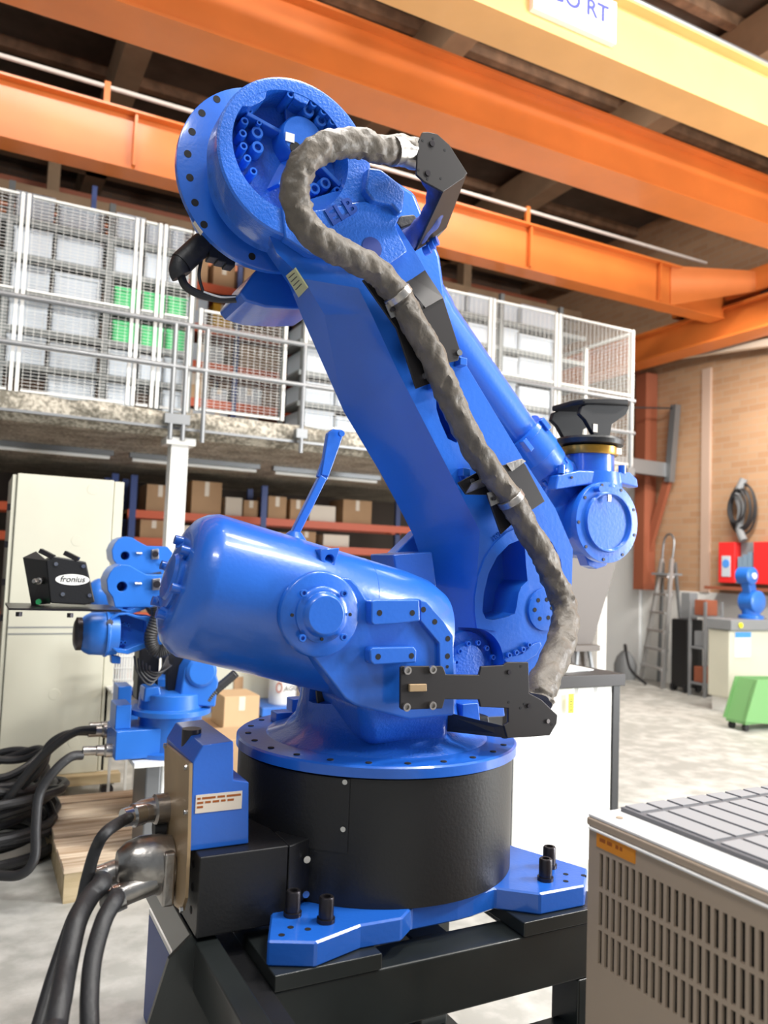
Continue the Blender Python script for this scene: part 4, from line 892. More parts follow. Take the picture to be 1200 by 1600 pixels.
rp(hm, 'plate_hole', HOLE)
# trunnion
tc_ = at(*crop([(605, 415)], 2.308, 240, 780)[0], 1.63)
rp(MB().lathe(tc_+V((0, .016, 0)), (0, -1, 0), [(0, .096), (.012, .094), (.016, .088)], 48), 'trunnion_boss', BLUE, bevel=.002)
rp(MB().lathe(tc_, (0, -1, 0), [(0, .062), (.008, .062), (.012, .057), (.014, .050), (.024, .046), (.028, .041)], 48), 'trunnion_cap', BLUE, bevel=.0015)
bolt = MB().lathe((0, 0, 0), (0, -1, 0), [(0, .0082), (.008, .0082), (.009, .0075), (.009, .0045), (.003, .004)], 14).build('bolt', BLUE, None)
first = True
def place(src, p, parent):
    return copy_part(src, p, parent)
for (x, y) in ((538, 338), (683, 340), (533, 500), (682, 497)):
    place(bolt, at(*crop([(x, y)], 2.308, 240, 780)[0], 1.614), R)
hm = Holes()
for (x, y) in ((500, 418), (709, 416), (607, 505)):
    p = at(*crop([(x, y)], 2.308, 240, 780)[0], 1.614); hm.cyl(p+V((0, .002, 0)), p+V((0, -.0006, 0)), .004, n=10)
rp(hm, 'cap_hole', HOLE)
# gusset below trunnion toward the tank bottom
rp(MB().prism(px([(483, 1015), (539, 1092), (560, 1100), (600, 1085), (560, 1000)], 1.68), (0, .1, 0)), 'lower_gusset', BLUE, bevel=.01)

# balancer tank
T0 = at(287, 907, 1.82); T1 = at(470, 957, 1.82); tax = (T1-T0).normalized()
TR = .168
end = at(668, 1010, 1.82); TL = (end-T0).dot(tax)
tank = rp(MB().lathe(T0, tax, [(-.022, .06), (-.022, .105), (-.018, .125), (-.006, .146), (.012, .160), (.032, TR), (TL*.80, TR*1.03), (TL*.9, TR*1.0), (TL*.97, TR*.9), (TL, TR*.7)], 96), 'balancer_tank', BLUE)
rp(MB().lathe(T0-tax*.022, -tax, [(0, .074), (.006, .074), (.009, .07), (.009, .055), (.016, .05), (.018, .03)], 40), 'tank_end_cap', BLUE)
oa = tax.orthogonal().normalized(); ob_ = tax.cross(oa)
for k in range(6):
    a = PI/6+k*PI/3; d = oa*math.cos(a)+ob_*math.sin(a)
    MB().cyl(T0+d*.088-tax*.018, T0+d*.088-tax*.042, .011, n=12).build('cap_bolt', BLUE, R)
    MB().bar(T0+d*.07-tax*.024, T0+d*.095-tax*.024, .024, .014).build('clamp_tab', BLUE, R, bevel=.003)
seam = MB().lathe(T0+tax*(TL*.62), tax, [(0, TR*1.02), (.002, TR*1.027), (.004, TR*1.02)], 80); rp(seam, 'weld_seam', BLUE)
# lifting lugs on the tank
lg = px([(500, 858), (531, 856), (519, 897), (512, 905), (503, 897)], 1.70)
lo = MB().prism(lg, (0, .05, 0)).build('lifting_lug', BLUE, R); cc = at(515, 874, 1.70)
cut(lo, MB().cyl(cc+V((0, -.05, 0)), cc+V((0, .1, 0)), .011, n=16)); lo.modifiers.new('bevel', 'BEVEL').width = .002
# slim upright lever behind
Yl = 1.93
lv_ = MB().bar(at(458, 838, Yl), at(504, 745, Yl), .022, .022); lv_.build('lever', BLUE, R, bevel=.004)
MB().bar(at(502, 748, Yl), at(521, 690, Yl), .03, .016).build('lever_blade', BLUE, R, bevel=.003)
MB().prism(px([(513, 676), (521, 670), (535, 671), (538, 676), (530, 700), (514, 745), (502, 742)], Yl-.012), (0, .02, 0)).build('lever_tip', BLUE, R, bevel=.003)
p = at(532, 678, Yl-.02); MB().cyl(p, p+V((0, -.01, 0)), .008, n=12).build('lever_bolt', BLUE, R)
MB().lathe(at(458, 852, Yl), (0.15, 0, 1), [(0, .045), (.02, .03), (.035, .016)], 20).build('lever_foot', BLUE, R)

# ---------------- lower arm
YN = 1.95; YR_ = 2.13
rowsA = [[(385, 345), (408, 336), (520, 300), (600, 292)],
         [(420, 400), (432, 395), (545, 392), (618, 345)],
         [(452, 446), (474, 436), (560, 450), (648, 392)],
         [(476, 505), (507, 492), (580, 490), (690, 466)],
         [(537, 643), (580, 610), (620, 577), (722, 560)],
         [(592, 735), (640, 712), (673, 680), (770, 640)],
         [(622, 790), (668, 770), (705, 742), (817, 717)],
         [(645, 835), (690, 830), (750, 830), (868, 795)],
         [(665, 895), (700, 912), (744, 918), (895, 858)],
         [(680, 960), (705, 985), (745, 981), (893, 930)],
         [(690, 1040), (712, 1050), (740, 1040), (868, 1010)],
         [(720, 1085), (735, 1092), (760, 1085), (830, 1055)]]
dB = [.0, .0, .0, .06, .1, .1, .1, .1, .09, .07, .04, .01]
rings = []
for r_, db in zip(rowsA, dB):
    c, b, a, d = r_
    rings.append([at(*c, YR_), at(*b, YN+db+.012), at(*a, YN), at(*d, YN), at(*d, YN)+V((.012, .018, .006)), at(*d, YN)+V((.012, YR_-YN, .006))])
arm = rp(MB().loft(rings), 'lower_arm', BLUE)
cutm = MB().prism(px(crop([(810, 815), (840, 800), (880, 860), (935, 960), (930, 1000), (905, 1020), (865, 1000), (830, 920), (812, 860)], 3, 420, 350), YN-.03), (0, .16, 0))
cut(arm, cutm)
c5 = lambda L: crop(L, 3.75, 590, 800)
cut(arm, MB().prism(px(c5([(865, 158), (760, 200), (690, 275), (640, 380), (612, 500), (618, 590), (650, 625), (710, 638), (790, 620), (840, 600), (850, 560), (862, 480), (880, 440), (915, 405), (905, 300), (900, 220)]), YN-.03), (0, .15, 0)))
cut(arm, MB().prism(px(c5([(1010, 125), (1060, 180), (1110, 280), (1125, 400), (1110, 430), (1060, 370), (1010, 280)]), YN-.03), (0, .12, 0)))
pc = at(*c5([(565, 895)])[0], YN)
cut(arm, MB().cyl(pc+V((0, -.05, 0)), pc+V((0, .06, 0)), .105, n=40))
arm.modifiers.new('bevel', 'BEVEL').width = .003
arm.modifiers['bevel'].limit_method = 'ANGLE'; arm.modifiers['bevel'].angle_limit = .6
# notch boss beside the panel step
# rim strip around the big lower cavity
rs = px(c5([(840, 85), (760, 120), (690, 180), (630, 270), (590, 380), (570, 500), (570, 590), (582, 680)]), YN-.006)
ri = px(c5([(865, 150), (770, 190), (700, 262), (650, 360), (622, 480), (614, 580), (640, 640), (700, 700)]), YN-.006)
mb = MB(); mb.loft([[a, b, b+V((0, .008, 0)), a+V((0, .008, 0))] for a, b in zip(rs, ri)]); rp(mb, 'cavity_rim', BLUE)
# pivot reducer in its recess
rp(MB().lathe(pc+V((0, .058, 0)), (0, -1, 0), [(0, .095), (.012, .092), (.014, .06), (.03, .055), (.032, .03)], 44), 'reducer_cover', BLUEC)
for (x, y) in ((475, 815), (525, 770), (583, 765), (633, 797), (670, 850), (455, 880), (765, 838), (806, 822), (846, 804), (882, 778)):
    q_ = at(*c5([(x, y)])[0], YN+(.03 if x < 700 else -.004)); place(bolt, q_, R)
# hub with six holes
hc = at(*c5([(962, 572)])[0], YN-.002)
rp(MB().lathe(hc+V((.012, .01, 0)), (0, -1, 0), [(0, .068), (.014, .064), (.016, .05)], 44), 'hub_boss', BLUE)
hm = Holes()
for (x, y) in ((942, 517), (992, 513), (922, 573), (1022, 562), (951, 625), (1001, 619)):
    p = at(*c5([(x, y)])[0], YN-.0085); hm.cyl(p+V((0, .003, 0)), p+V((0, -.0006, 0)), .0066, n=14)
rp(hm, 'hub_hole', HOLE)
rp(MB().prism(px(c5([(745, 870), (760, 850), (850, 830), (920, 770), (955, 760), (962, 785), (930, 840), (850, 890), (760, 900)]), YN-.006), (0, .008, 0)), 'curved_rib', BLUE, bevel=.003)
rp(MB().prism(px(c5([(735, 900), (1010, 730), (1040, 740), (960, 880), (890, 985), (700, 1060)]), YN+.01), (0, .1, 0)), 'pivot_skirt', BLUE, bevel=.008)
# small blocks and cast marks
rp(MB().prism(px([(718, 742), (724, 733), (732, 735), (734, 743), (722, 752)], YN-.008), (0, .01, 0)), 'cast_stop', BLUE, bevel=.002)
text('cast_mark', 'HV1', .018, at(772, 845, YN-.001), at(800, 822, YN)-at(772, 845, YN), (0, 0, 1), BLUE, R, ext=.002)
# label on the arm
la = [at(x, y, YN+.0) for x, y in crop([(85, 238), (130, 198), (190, 296), (145, 342)], 3, 420, 350)]
def on_band(x, y):
    # point on the left band surface (plane through row 2/3 edges)
    a0, a1, a2 = at(452, 446, YR_), at(474, 436, YN+.012), at(507, 492, YN+.045+.012)
    nn = (a1-a0).cross(a2-a0).normalized(); d = ray(x, y); tt = (a0-C0).dot(nn)/d.dot(nn); return C0+d*tt, nn
Lq = [on_band(x, y) for x, y in ((449, 429), (463, 417), (483, 448), (469, 463))]
nn = Lq[0][1]; nn = nn if nn.dot(C0-Lq[0][0]) > 0 else -nn
rp(MB().prism([q+nn*.006 for q, _ in Lq], -nn*.004), 'rating_label', PYEL, smooth=False, label='pale yellow printed label')
for k in range(4):
    a = Lq[0][0].lerp(Lq[3][0], .15+.18*k).lerp(Lq[1][0].lerp(Lq[2][0], .15+.18*k), .15); b = Lq[0][0].lerp(Lq[3][0], .15+.18*k).lerp(Lq[1][0].lerp(Lq[2][0], .15+.18*k), .8)
    rp(MB().bar(a+nn*.0065, b+nn*.0065, .0025, .001), 'label_print', INK, smooth=False)

# ---------------- elbow head
EC = V((.702, YN-.02, 2.5636)); ER = .217
dpt = .085
IC = V((.6855, EC.y, 2.580)); IR = .162
hd = rp(MB().lathe(EC, (0, 1, 0), [(0, ER-.0059), (0, ER-.006), (.004, ER), (.10, ER), (.14, ER*.93), (.18, ER*.9), (.18, .05)], 96, False), 'elbow_housing', BLUEC)
# close inner wall
rp(MB().lathe(IC, (0, 1, 0), [(0.0, IR), (dpt, IR-.004), (dpt, .001)], 96, False), 'elbow_cavity', BLUEC)
def circ(c, r_, n=96): return [c+V((math.cos(2*PI*k/n)*r_, 0, math.sin(2*PI*k/n)*r_)) for k in range(n)]
rp(MB().loft([circ(EC, ER-.006), circ(EC.lerp(IC, .5)+V((0, -.001, 0)), (ER+IR)/2), circ(IC, IR)], False), 'elbow_rim', BLUEC)
def c1(L): return crop(L, 2.4, 250, 80)
rp(MB().prism([IC+V((math.cos(a)*(r_-.004), .001, math.sin(a)*(r_-.004))) for a, r_ in [(2.05, .17), (2.25, .17), (2.45, .168), (2.62, .168), (2.5, .150), (2.3, .146), (2.15, .150)]], (0, .1, 0)), 'rim_lobe', BLUEC, bevel=.002)
rp(MB().prism([IC+V((math.cos(a)*(r_-.004), .001, math.sin(a)*(r_-.004))) for a, r_ in [(1.3, .17), (1.45, .17), (1.6, .168), (1.58, .150), (1.45, .146), (1.32, .150)]], (0, .1, 0)), 'rim_lobe', BLUEC, bevel=.002)
hub = at(*c1([(505, 358)])[0], EC.y+dpt)
rp(MB().lathe(hub, (0, -1, 0), [(0, .066), (.03, .06), (.055, .058), (.06, .054)], 44), 'elbow_hub', BLUE)
ph = at(*c1([(488, 325)])[0], EC.y+dpt-.0615)
rp(MB().box(ph.x-.013, ph.x+.012, ph.y-.001, ph.y+.001, ph.z-.011, ph.z+.013), 'hub_label', WHITE, smooth=False, label='small white square label')
p = at(*c1([(508, 362)])[0], EC.y+dpt-.060); rp(MB().cyl(p+V((0, .003, 0)), p+V((0, -.001, 0)), .016, n=16), 'hub_hole', HOLE)
for a in (.45, 1.75, 3.0, 4.3, 5.6):
    d = V((math.cos(a), 0, math.sin(a))); rp(MB().bar(hub+d*.06+V((0, -.015, 0)), hub+d*.16+V((0, -.03, 0)), .05, .012), 'spoke', BLUE, bevel=.003)
for (x, y, r_, h_) in [(490, 162, 6.2, 60), (535, 173, 6.2, 60), (577, 195, 6.2, 60), (614, 226, 6.2, 60), (648, 264, 6.2, 60), (335, 222, 6.2, 60), (318, 262, 6.2, 60), (311, 308, 6.2, 60), (314, 356, 6.2, 60), (328, 402, 6.2, 60), (351, 450, 6.2, 60),
                        (563, 570, 6.2, 60), (600, 565, 6.2, 60), (637, 548, 6.2, 60), (665, 522, 6.2, 60), (685, 488, 6.2, 60), (558, 222, 9.5, 50), (605, 260, 9.5, 50), (365, 305, 9.5, 50), (367, 360, 9.5, 50), (580, 515, 9.5, 50), (620, 495, 9.5, 50), (372, 268, 4, 70)]:
    Yt_ = (EC.y+.004 if r_ < 9 else EC.y+.018) if (x > 450 and y < 310) else (EC.y+.035 if r_ < 9 else EC.y+.045)
    p = at(*c1([(x, y)])[0], Yt_); rr = r_*.001*1.75
    MB().lathe(p+V((0, EC.y+dpt-Yt_-.001, 0)), (0, -1, 0), [(0, rr*1.15), (EC.y+dpt-Yt_-.002, rr), (EC.y+dpt-Yt_, rr*.93), (EC.y+dpt-Yt_, rr*.55), (EC.y+dpt-Yt_-.012, rr*.5)], 16).build('socket_bolt', BLUE, R)
# plate below the rim with cast letters
pl = px(c1([(455, 575), (500, 560), (545, 600), (620, 590), (700, 570), (770, 560), (800, 570), (845, 565), (885, 590), (898, 625), (885, 655), (900, 690), (930, 750), (860, 800), (780, 790), (560, 760), (470, 700)]), YN-.027)
rp(MB().prism(pl, (0, .035, 0)), 'arm_face_pad', BLUEC, bevel=.005)
xd = at(*c1([(770, 575)])[0], YN)-at(*c1([(640, 650)])[0], YN)
text('cast_lettering', 'ELB', .062, at(*c1([(645, 655)])[0], YN-.0275), xd, (0, 0, 1), mat('cast_letter_blue', (.01, .06, .34), .5), R, ext=.003, bold=.0015)
p = at(*c1([(795, 738)])[0], YN-.0275); hp_ = MB().cyl(p+V((0, .004, 0)), p+V((0, -.001, 0)), .03, n=28); rp(hp_, 'recess_shade_disc', mat('recess_shade_blue', (.008, .03, .22), .6))  # darker blue disc: the recess shade is painted, nothing is sunk
# raised stop block to the right of the rim
rp(MB().prism(px(c1([(782, 432), (830, 440), (900, 495), (922, 525), (915, 600), (900, 612), (870, 575), (800, 560), (770, 520)]), YN-.05), (0, .14, 0)), 'stop_block', BLUEC, bevel=.012)
# back flange of the forearm
FCy = YN+.205; FC = V((.70, FCy, 2.603))
rp(MB().lathe(FC, (0, 1, 0), [(0, .1), (0, .262), (.003, .267), (.022, .267), (.03, .22), (.10, .205), (.16, .19), (.24, .18), (.25, .12)], 96), 'elbow_flange', BLUE)
hm = Holes()
for (x, y) in ((213, 180), (157, 232), (120, 302), (104, 385), (112, 474), (131, 568), (165, 650), (345, 770)):
    p = at(*c1([(x, y)])[0], FCy); hm.cyl(p+V((0, .004, 0)), p+V((0, -.0008, 0)), .0105, n=16)
rp(hm, 'flange_hole', HOLE)
# ---------------- forearm (behind) and casting extension
YF = 2.36
rp(MB().prism(px([(374, 458), (398, 424), (430, 395), (480, 400), (500, 482), (463, 483), (415, 480), (384, 470)], 2.22), (0, .22, 0)), 'forearm_tail_box', BLUE, bevel=.008)
rp(MB().prism(px([(590, 260), (650, 300), (690, 400), (700, 470), (640, 520), (560, 420), (520, 330)], 2.24), (0, .24, 0)), 'forearm_casting', BLUE, bevel=.02)
FA, FB = at(648, 470, YF), at(846, 727, YF)
fa_ = (FB-FA).normalized(); FLn = (FB-FA).length
q1 = at(806, 678, YF); Lq1 = (q1-FA).dot(fa_)
rp(MB().lathe(FA-fa_*.16, fa_, [(0, .12), (.16, .112), (.24, .104), (.26, .098), (.16+Lq1, .078)], 56), 'forearm_tube', BLUE)
k0 = FA+fa_*Lq1
rp(MB().lathe(k0, fa_, [(0, .098), (.02, .101), (.022, .098), (.11, .102), (.112, .099), (.17, .096), (.175, .085), (.20, .085), (.205, .092), (.235, .09), (.24, .07), (.31, .065)], 56), 'wrist_gear_housing', BLUE)
ua = fa_.orthogonal().normalized(); ub = fa_.cross(ua)
for k in range(16):
    a = 2*PI*k/16; d = ua*math.cos(a)+ub*math.sin(a)
    MB().cyl(k0+fa_*.205+d*.085, k0+fa_*.185+d*.085, .008, n=10).build('ring_bolt', BLUE, R)
for k in range(5):
    a = 2*PI*k/5+.3; d = ua*math.cos(a)+ub*math.sin(a)
    rp(MB().bar(k0+fa_*(.0)+d*.098, k0+fa_*(.05)+d*.098, .04, .02), 'flange_pad', BLUE, bevel=.003)
p = at(835, 665, YF-.12); 
# ---------------- wrist
WC = at(950, 816, 2.215); Wr = .150
wa = WC+V((0, 0, 0))
rp(MB().lathe(wa, (0, 1, 0), [(0, .09), (0, .098), (-.012, .104), (-.012, .108), (0, .112), (.002, .148), (.006, Wr), (.03, Wr), (.032, Wr*.93), (.09, Wr*.9), (.20, Wr*.88), (.28, Wr*.8), (.29, .1)], 72), 'wrist_body', BLUE)
rp(MB().lathe(wa+V((0, -.0005, 0)), (0, 1, 0), [(0, .099), (.004, .099)], 56), 'wrist_cover', BLUE)
hm = Holes()
for k in range(9):
    a = 2*PI*k/9+.4; p = wa+V((.138*math.cos(a), .002, .138*math.sin(a))); hm.cyl(p, p+V((0, -.003, 0)), .006, n=10)
rp(hm, 'cover_screw', DARKST)
p = at(936, 764, 2.20); rp(MB().cyl(p+V((0, .02, 0)), p+V((0, -.012, 0)), .011, n=14), 'breather_plug', BLUE); p = at(951, 778, 2.2); rp(MB().box(p.x-.008, p.x+.008, p.y-.006, p.y-.001, p.z-.014, p.z+.012), 'tag_plate', METAL, smooth=False)
rp(MB().prism(px([(868, 700), (904, 723), (915, 760), (905, 830), (880, 855), (850, 780)], 2.30), (0, .16, 0)), 'wrist_knuckle', BLUE, bevel=.02)
rp(MB().prism(px([(912, 862), (955, 865), (948, 884), (933, 889), (920, 884)], 2.27), (0, .05, 0)), 'wrist_lug', BLUE, bevel=.004)
NX = at(915, 715, YF)
nb = V((NX.x, YF-.02, wa.z+.1))
def zat(y): return at(915, y, YF).z
rp(MB().lathe((nb.x, nb.y, zat(765)), (0, 0, 1), [(0, .125), (zat(741)-zat(765), .118), (zat(740)-zat(765), .095), (zat(714)-zat(765), .093)], 56), 'wrist_neck', BLUE)
rp(MB().prism(px([(868, 765), (872, 742), (905, 735), (985, 738), (996, 748), (998, 762), (960, 752), (915, 758)], 2.24), (0, .05, 0)), 'neck_collar', BLUE, bevel=.006)
for x in (877, 972):
    p = at(x, 740, 2.25); rp(MB().cyl(p, p+V((0, 0, .03)), .014, n=12), 'neck_bolt', BLUE)
for x in (893, 962):
    p = at(x, 746, 2.238); rp(MB().cyl(p, p+V((0, -.004, 0)), .005, n=10), 'collar_screw', DARKST)
tz = zat(714)
rp(MB().lathe((nb.x, nb.y, tz), (0, 0, 1), [(0, .104), (.005, .107), (.03, .107), (.034, .1)], 56), 'amber_seal_ring', AMBER, label='amber brown sealing ring')
p = V((nb.x+.055, nb.y-.094, tz+.004)); rp(MB().box(p.x-.02, p.x+.02, p.y-.001, p.y+.004, p.z, p.z+.024), 'ring_sticker', PAPER, smooth=False)
rp(MB().lathe((nb.x, nb.y, tz+.035), (0, 0, 1), [(0, .09), (.004, .125), (.02, .13), (.028, .127), (.03, .1)], 64), 'tool_disc', BLACK, label='glossy black tool disc')
# black curved gripper bracket on top
tz2 = tz+.066
gx = nb.x
g = [V((gx-.06, nb.y, tz2)), V((gx+.02, nb.y, tz2)), V((gx+.03, nb.y, tz2+.05)), V((gx+.10, nb.y, tz2+.095)), V((gx+.115, nb.y, tz2+.125)), V((gx+.06, nb.y, tz2+.14)), V((gx-.04, nb.y, tz2+.135)), V((gx-.12, nb.y, tz2+.10)), V((gx-.13, nb.y, tz2+.07)), V((gx-.10, nb.y, tz2+.05))]
rp(MB().prism([p+V((0, -.09, 0)) for p in g], (0, .02, 0)), 'gripper_cheek', GRIP, bevel=.004)
rp(MB().prism([p+V((0, .07, 0)) for p in g], (0, .02, 0)), 'gripper_cheek', GRIP, bevel=.004)
gp = MB(); 
top_poly = [(gx-.14, -.06), (gx-.12, -.10), (gx-.02, -.12), (gx+.08, -.12), (gx+.135, -.07), (gx+.14, .05), (gx+.09, .11), (gx-.05, .11), (gx-.13, .07)]
pl_ = [V((x, nb.y+y, tz2+.118+(x-gx)*.10)) for x, y in top_poly]
go = gp.prism(pl_, (0, 0, .02)).build('gripper_plate', GRIP, R)
cut(go, MB().cyl((gx+.03, nb.y-.03, tz2), (gx+.03, nb.y-.03, tz2+.3), .032, n=24)); go.modifiers.new('bevel', 'BEVEL').width = .004
rp(MB().box(gx-.065, gx-.045, nb.y-.093, nb.y-.09, tz2+.01, tz2+.04), 'gripper_sticker', PAPER, smooth=False)

# ---------------- hose dress pack
hp_ = [(652, 240, 1.84), (628, 233, 1.83), (596, 234, 1.82), (560, 224, 1.81), (520, 226, 1.80), (486, 242, 1.80), (465, 275, 1.81), (462, 312, 1.82), (476, 350, 1.83), (508, 381, 1.84), (548, 401, 1.85), (590, 426, 1.86), (622, 462, 1.87), (643, 500, 1.87), (668, 542, 1.87), (690, 590, 1.87), (712, 640, 1.87), (742, 700, 1.87), (772, 745, 1.87), (798, 780, 1.87), (822, 822, 1.87), (848, 866, 1.87), (868, 912, 1.86), (882, 950, 1.84), (881, 990, 1.80), (866, 1030, 1.75), (846, 1075, 1.70), (840, 1098, 1.68)]
rnd = random.Random(7)
tab = {}
def wr(i, j, k, n):
    fold = .0016*math.sin(i*.9+2*math.sin(j*.7))+.0016*math.sin(i*.41+j*1.3)+.0012*math.sin(i*1.7-j*2)
    q_ = tab.setdefault((i//2, j//3), rnd.uniform(-.0022, .0022))
    base = .0365 if i > 40 else .036
    return base+fold+q_+(.004 if i > k*.86 else 0)
rp(MB().tube([at(x, y, Y_) for x, y, Y_ in hp_], .037, 26, 9, rf=wr), 'dress_pack_hose', HOSE, label='crumpled grey-brown fabric hose sleeve')
# silver clamp bands
def band(i0, w_=.022, tabdir=-1):
    P_ = [at(x, y, Y_) for x, y, Y_ in hp_]; p = P_[i0]; d = (P_[i0+1]-P_[i0-1]).normalized()
    b = MB().lathe(p-d*w_/2, d, [(0, .039), (.002, .0415), (w_-.002, .0415), (w_, .039)], 28).build('clamp_band', METAL, R, label='shiny metal clamp band')
    return p, d
p, d = band(12); q_ = at(615, 484, 1.85); MB().prism(px([(603, 476), (617, 473), (624, 492), (612, 497)], 1.87), (0, .004, 0)).build('clamp_tab', METAL, R, smooth=False); 
p = at(613, 484, 1.868); MB().cyl(p, p+V((0, -.006, 0)), .006, n=12).build('clamp_screw', DARKST, R)
p, d = band(19); MB().prism(px([(762, 770), (775, 766), (781, 785), (768, 791)], 1.87), (0, .004, 0)).build('clamp_tab', METAL, R, smooth=False)
p = at(771, 779, 1.868); MB().cyl(p, p+V((0, -.006, 0)), .006, n=12).build('clamp_screw', DARKST, R)
MB().tube([at(650, 243, 1.842), at(628, 236, 1.83), at(612, 236, 1.822)], .038, 18, 4, rf=lambda i, j, k, n: .0385+.001*math.sin(i*2.4)).build('silver_sleeve', METAL, R)
# ---------------- black brackets
def plate(L, Y_, th, name='bracket_plate', m_=BRACK, bv=.002): return rp(MB().prism(px(L, Y_), (0, th, 0)), name, m_, smooth=False, bevel=bv)
plate(c1([(985, 303), (1005, 302), (1040, 310), (1085, 350), (1152, 455), (1140, 475), (1062, 528), (990, 488), (962, 462), (968, 340)]), 1.80, .008, label if 0 else 'hose_bracket')
# leg folded back from the face
f0, f1 = at(*c1([(1062, 528)])[0], 1.801), at(*c1([(1152, 458)])[0], 1.801)
g0, g1 = at(*c1([(960, 748)])[0], 2.02), at(*c1([(1075, 662)])[0], 2.02)
mb = MB(); nrm = (f1-f0).cross(g0-f0).normalized()*.006
mb.loft([[f0, f1, f1+nrm, f0+nrm], [g0, g1, g1+nrm, g0+nrm]]); rp(mb, 'bracket_leg', BRACK, smooth=False)
g2, g3 = at(*c1([(925, 740)])[0], 2.02), at(*c1([(880, 700)])[0], 2.08)
rp(MB().prism([g0, g1, at(*c1([(1040, 700)])[0], 2.03), g2], (0, .006, 0)), 'bracket_foot', BRACK, smooth=False)
for (x, y, r_) in ((1020, 347, .008), (1004, 458, .008)):
    p = at(*c1([(x, y)])[0], 1.7995); MB().lathe(p, (0, -1, 0), [(0, r_), (.003, r_), (.003, r_*.55)], 14).build('screw', DARKST, R)
hm = Holes()
for (x, y) in ((1024, 327), (1068, 371), (1053, 477), (985, 335), (970, 445), (1003, 480)):
    p = at(*c1([(x, y)])[0], 1.80); hm.cyl(p, p+V((0, -.0006, 0)), .0035, n=10)
rp(hm, 'bracket_hole', HOLE)
rp(MB().tube([at(668, 262, 1.90), at(684, 298, 1.91), at(676, 335, 1.95), at(655, 362, 2.0), at(632, 380, 2.04)], .034, 20, 6, rf=lambda i, j, k, n: .032+.0025*math.sin(i*1.3+j)), 'sheathed_hose', NAVY, label='blue sheathed hose stub')
for (x, y) in ((1018, 720), (990, 752), (1005, 735)):
    p = at(*c1([(x, y)])[0], 2.02); MB().cyl(p, p+V((.012, -.016, .006)), .014, n=14).build('hex_bolt', BLUE, R)
MB().prism(px(c1([(905, 615), (955, 610), (975, 640), (905, 665), (890, 650)]), 2.05), (0, .05, 0)).build('rubber_stop', RUBBER, R, bevel=.006)
# mid bracket
c2 = lambda L: crop(L, 3, 420, 350)
a, b, c_, d_ = [at(*q, Y_) for q, Y_ in zip(c2([(560, 185), (665, 115), (818, 345), (735, 392)]), (1.99, 1.99, 1.90, 1.90))]
rp(MB().loft([[a, b, b+V((0, .006, -.002)), a+V((0, .006, -.002))], [d_, c_, c_+V((0, .006, -.002)), d_+V((0, .006, -.002))]]), 'bracket_hood', BRACK, smooth=False)
plate(c2([(440, 262), (560, 215), (735, 390), (818, 345), (900, 600), (888, 640), (800, 660), (790, 735), (692, 772), (600, 490)]), 1.905, .008, 'bracket_plate')
for (x, y) in ((890, 605), (727, 713)):
    p = at(*c2([(x, y)])[0], 1.904); MB().lathe(p, (0, -1, 0), [(0, .009), (.006, .009), (.006, .005)], 12).build('screw', STEEL, R)
for (x, y) in ((770, 760), (810, 745), (895, 650)):
    p = at(*c2([(x, y)])[0], YN-.01); rp(MB().box(p.x-.012, p.x+.014, p.y-.02, p.y+.012, p.z-.012, p.z+.012), 'standoff', BLUE, smooth=False, bevel=.003)
# lower bracket
c4 = lambda L: crop(L, 3, 640, 600)
plate(c4([(228, 462), (345, 400), (530, 360), (545, 380), (635, 550), (500, 640), (430, 705), (365, 520), (265, 518)]), 1.905, .008, 'bracket_plate')
rp(MB().loft([[at(*c4([(262, 515)])[0], 1.903), at(*c4([(290, 470)])[0], 1.87), at(*c4([(375, 432)])[0], 1.87), at(*c4([(380, 470)])[0], 1.903)], [p+V((.002, .004, .004)) for p in (at(*c4([(262, 515)])[0], 1.903), at(*c4([(290, 470)])[0], 1.87), at(*c4([(375, 432)])[0], 1.87), at(*c4([(380, 470)])[0], 1.903))]]), 'bracket_lip', METAL, smooth=False, label='bare shiny bent bracket lip')
rp(MB().loft([[at(*c4([(455, 375)])[0], 1.90), at(*c4([(530, 352)])[0], 1.90), at(*c4([(545, 362)])[0], 1.90), at(*c4([(480, 410)])[0], 1.90)], [p+V((0, .004, .002)) for p in (at(*c4([(455, 375)])[0], 1.90), at(*c4([(530, 352)])[0], 1.90), at(*c4([(545, 362)])[0], 1.90), at(*c4([(480, 410)])[0], 1.90))]]), 'bracket_lip', METAL, smooth=False)
for (x, y) in ((290, 455),):
    p = at(*c4([(x, y)])[0], 1.904); MB().lathe(p, (0, -1, 0), [(0, .008), (.006, .008), (.006, .005)], 12).build('screw', STEEL, R)
for (x, y) in ((395, 410), (250, 415)):
    p = at(*c4([(x, y)])[0], YN-.01); rp(MB().box(p.x-.012, p.x+.014, p.y-.02, p.y+.012, p.z-.012, p.z+.012), 'standoff', BLUE, smooth=False, bevel=.003)
# lower black bracket on the shoulder
YB = 1.60
plate(c5([(135, 910), (145, 903), (378, 903), (388, 912), (402, 952), (595, 955), (607, 905), (738, 898), (762, 880), (885, 880), (890, 1062), (962, 1100), (1055, 1190), (1050, 1240), (1010, 1310), (850, 1322), (762, 1325), (742, 1252), (767, 1232), (767, 1150), (605, 1143), (595, 1100), (395, 1098), (380, 1152), (145, 1160), (133, 1148)]), YB, .008, 'hose_bracket')
for (x, y) in ((170, 927), (318, 922), (165, 1142), (317, 1133)):
    p = at(*c5([(x, y)])[0], YB-.0005); MB().lathe(p, (0, -1, 0), [(0, .0095), (.007, .0095), (.007, .0055), (.002, .005)], 14).build('screw', METAL, R)
MB().prism(px(c5([(188, 1010), (290, 1008), (290, 1052), (188, 1055)]), YB-.008), (0, .008, 0)).build('brass_block', TAN, R, smooth=False, bevel=.002)
